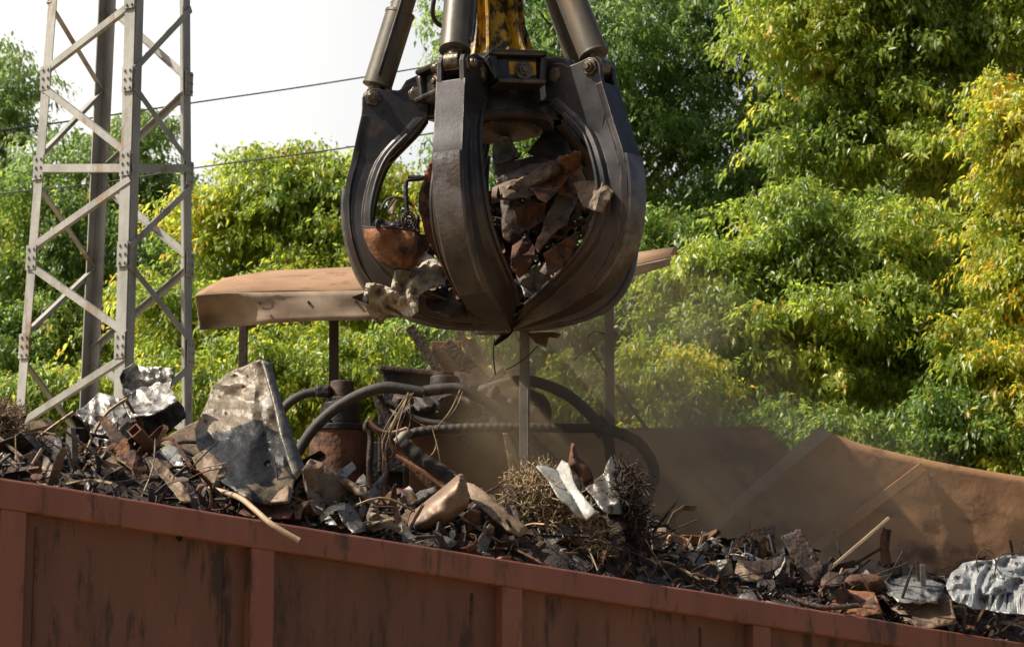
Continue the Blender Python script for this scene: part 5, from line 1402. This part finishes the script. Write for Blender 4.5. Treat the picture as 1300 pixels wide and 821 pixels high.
# held bucket
bk = empty('metal_bucket', P(502, 318, 13.15), 'rusty half-crushed metal bucket full of coils held in the left of the grapple', 'bucket')
mb = MB()
cB = P(502, 299, 13.15); ss = pxm(13.15)
rows = [(0, 1.0), (6, .98), (12, .95), (18, .90), (24, .84), (30, .74), (35, .62), (39, .48), (42, .30), (43, .0)]
nn_ = 32
def lift(a): return 17 * max(0, -math.cos(a) - .25) ** 1.2 + 3 * math.sin(3 * a)
for (dz, f) in rows:
    for k in range(nn_):
        a = 2 * math.pi * k / nn_
        dent = .045 * noise.noise(Vector((math.cos(a) * 1.9, math.sin(a) * 1.9, dz * .045)))
        mb.v.append(cB + Vector((math.cos(a) * (40 * f * ss + dent) + dz * .16 * ss, math.sin(a) * (.17 * f + dent), (-dz + lift(a) * (1 - dz / 44)) * ss)))
for i in range(len(rows) - 1):
    for k in range(nn_):
        mb.face((i * nn_ + k, i * nn_ + (k + 1) % nn_, (i + 1) * nn_ + (k + 1) % nn_, (i + 1) * nn_ + k))
mb.build('bucket_shell', M['rust_or'], bk, smooth=50, solid=.006)
mb = MB()
rp = []
for k in range(nn_ + 1):
    a = 2 * math.pi * k / nn_
    dent = .045 * noise.noise(Vector((math.cos(a) * 1.9, math.sin(a) * 1.9, 0)))
    rp.append(cB + Vector((math.cos(a) * (40 * ss + dent), math.sin(a) * (.17 + dent), lift(a) * ss)))
mb.tube(rp, .007, n=8)
mb.build('rolled_rim', M['rust_dark'], bk, smooth=60)
def spiral(cx, cyy, rpx, Y, turns, label, m):
    pts = []
    for k in range(int(turns * 14)):
        a = k / 14 * 2 * math.pi; r = rpx * (1 - .8 * k / (turns * 14))
        pts.append((cx + r * math.cos(a) * .75, cyy + r * math.sin(a), .004 * k / 14 + .02 * math.cos(a)))
    pipe('wire_coil', label, 'coil', pts, Y, 1.25, m, sub=2, n=8, group='coils in the held bucket')
spiral(519, 280, 14, 13.0, 3, 'larger dark wire coil in the bucket, next to the front tine', M['wire_dark'])
spiral(483, 285, 9, 12.98, 2.5, 'smaller dark wire coil in the bucket, at its left side', M['wire_dark'])
sheet('held_plate', 'pale green-grey flap above the coils in the bucket', 'metal sheet', C5([(270, 190), (295, 150), (305, 160), (290, 210), (275, 215)]), 13.1, M['tan'], creases=1, amp=.03, seed=85)
pipe('held_pipe', 'black pipe with a bent end above the bucket coils', 'pipe', C5([(345, 75), (400, 75), (385, 80), (345, 85), (338, 110), (340, 170), (345, 210)]), 13.2, 3, M['black'])
pipe('held_wire', 'dark bent wire arching over the bucket coils', 'wire', C5([(245, 195), (265, 160), (300, 148), (340, 160), (370, 185)]), 13.2, 1.6, M['wire_dark'])
# unnumbered load filling the grab
mb = MB()
rnd = random.Random(77)
for i in range(620):
    while True:
        a = Vector((rnd.uniform(-1, 1), rnd.uniform(-1, 1), rnd.uniform(-1, 1)))
        if a.length < 1: break
    c = P(650, 322, 13.72) + Vector((a.x * .55, a.y * .3, a.z * .42 - .02))
    if rnd.random() < .35: c = P(690, 262, 13.65) + Vector((a.x * .3, a.y * .22, a.z * .28))
    shard(c, rnd.choice([.06, .09, .12, .15]), rnd.choices([0, 1, 2, 3, 4, 5], [14, 40, 14, 3, 4, 26])[0])
for i in range(60):
    a = rnd.uniform(-.45, .1); x = 500 + rnd.uniform(-22, 30)
    c = P(x, 296 - rnd.uniform(0, 14), 13.15 + rnd.uniform(-.1, .1))
    shard(c, rnd.choice([.03, .05, .07]), rnd.choice([1, 5, 5, 2]))
ld = mb.build('held_scrap', mats, smooth=25, fix=False)
tag(ld, 'mass of small dark scrap packed inside the closed grapple', kind='stuff')
sheet('held_plate', 'ragged brown plate sticking out beneath the closed tips', 'metal plate', C5([(790, 655), (850, 650), (915, 655), (905, 672), (870, 668), (860, 705), (820, 690)]), 13.5, M['rust'], creases=3, amp=.05, seed=86)
pipe('hanging_wire', 'long thin dark wire dangling below the grapple tips', 'wire', C5([(830, 700), (790, 740), (740, 775), (710, 790)]), 13.5, .9, M['wire_dark'], n=6)
pipe('hanging_wire', 'straight thin wire dangling left of the grapple tips', 'wire', C5([(668, 675), (664, 740), (672, 810)]), 13.5, .9, M['wire_dark'], n=6)
pipe('hanging_wire', 'short fibre dangling right under the grapple tips', 'wire', C5([(745, 650), (760, 680), (770, 705)]), 13.5, .8, M['wire'], n=6)
pipe('hanging_wire', 'small curled wire hanging under the white sack', 'wire', C5([(330, 630), (308, 640), (300, 665)]), 13.2, 1.0, M['wire'], n=6)

# ------------------------------------------------------------------ dust in the air under the grapple
DUST = True
def volume(name, label, cpx, radii, dens, colr, seed):
    me = bpy.data.meshes.new(name)
    bm = bmesh.new()
    bmesh.ops.create_icosphere(bm, subdivisions=3, radius=1)
    bm.to_mesh(me); bm.free()
    o = bpy.data.objects.new(name, me)
    col.objects.link(o)
    o.location = P(*cpx); o.scale = radii
    m = bpy.data.materials.new(name)
    m.use_nodes = True
    t = m.node_tree; t.nodes.clear()
    out = t.nodes.new('ShaderNodeOutputMaterial'); pv = t.nodes.new('ShaderNodeVolumePrincipled')
    pv.inputs['Color'].default_value = colr
    pv.inputs['Anisotropy'].default_value = .35
    tc = t.nodes.new('ShaderNodeTexCoord')
    ln = t.nodes.new('ShaderNodeVectorMath'); ln.operation = 'LENGTH'
    t.links.new(tc.outputs['Object'], ln.inputs[0])
    mr = t.nodes.new('ShaderNodeMapRange'); mr.inputs['From Min'].default_value = 1.0; mr.inputs['From Max'].default_value = .35
    mr.interpolation_type = 'SMOOTHSTEP'
    t.links.new(ln.outputs['Value'], mr.inputs[0])
    nz = t.nodes.new('ShaderNodeTexNoise'); nz.inputs['Scale'].default_value = 2.2; nz.inputs['Detail'].default_value = 4
    nz.noise_dimensions = '4D'; nz.inputs['W'].default_value = seed
    t.links.new(tc.outputs['Object'], nz.inputs['Vector'])
    m2 = t.nodes.new('ShaderNodeMapRange'); m2.inputs['From Min'].default_value = .38; m2.inputs['From Max'].default_value = .68
    t.links.new(nz.outputs['Fac'], m2.inputs[0])
    mu = t.nodes.new('ShaderNodeMath'); mu.operation = 'MULTIPLY'
    t.links.new(mr.outputs[0], mu.inputs[0]); t.links.new(m2.outputs[0], mu.inputs[1])
    mu2 = t.nodes.new('ShaderNodeMath'); mu2.operation = 'MULTIPLY'; mu2.inputs[1].default_value = dens
    t.links.new(mu.outputs[0], mu2.inputs[0])
    t.links.new(mu2.outputs[0], pv.inputs['Density'])
    t.links.new(pv.outputs[0], out.inputs['Volume'])
    me.materials.append(m)
    tag(o, label, kind='stuff')
    return o
if DUST:
    volume('dust_cloud', 'brown dust drifting down under the grapple', (770, 520, 14.4), (1.4, 1.0, 1.15), 2.6, (.95, .72, .46, 1), 3.1)
    volume('dust_cloud', 'thin brown dust settling in front of the hopper sides', (930, 650, 14.0), (1.7, .9, .85), 1.5, (.95, .72, .46, 1), 7.4)
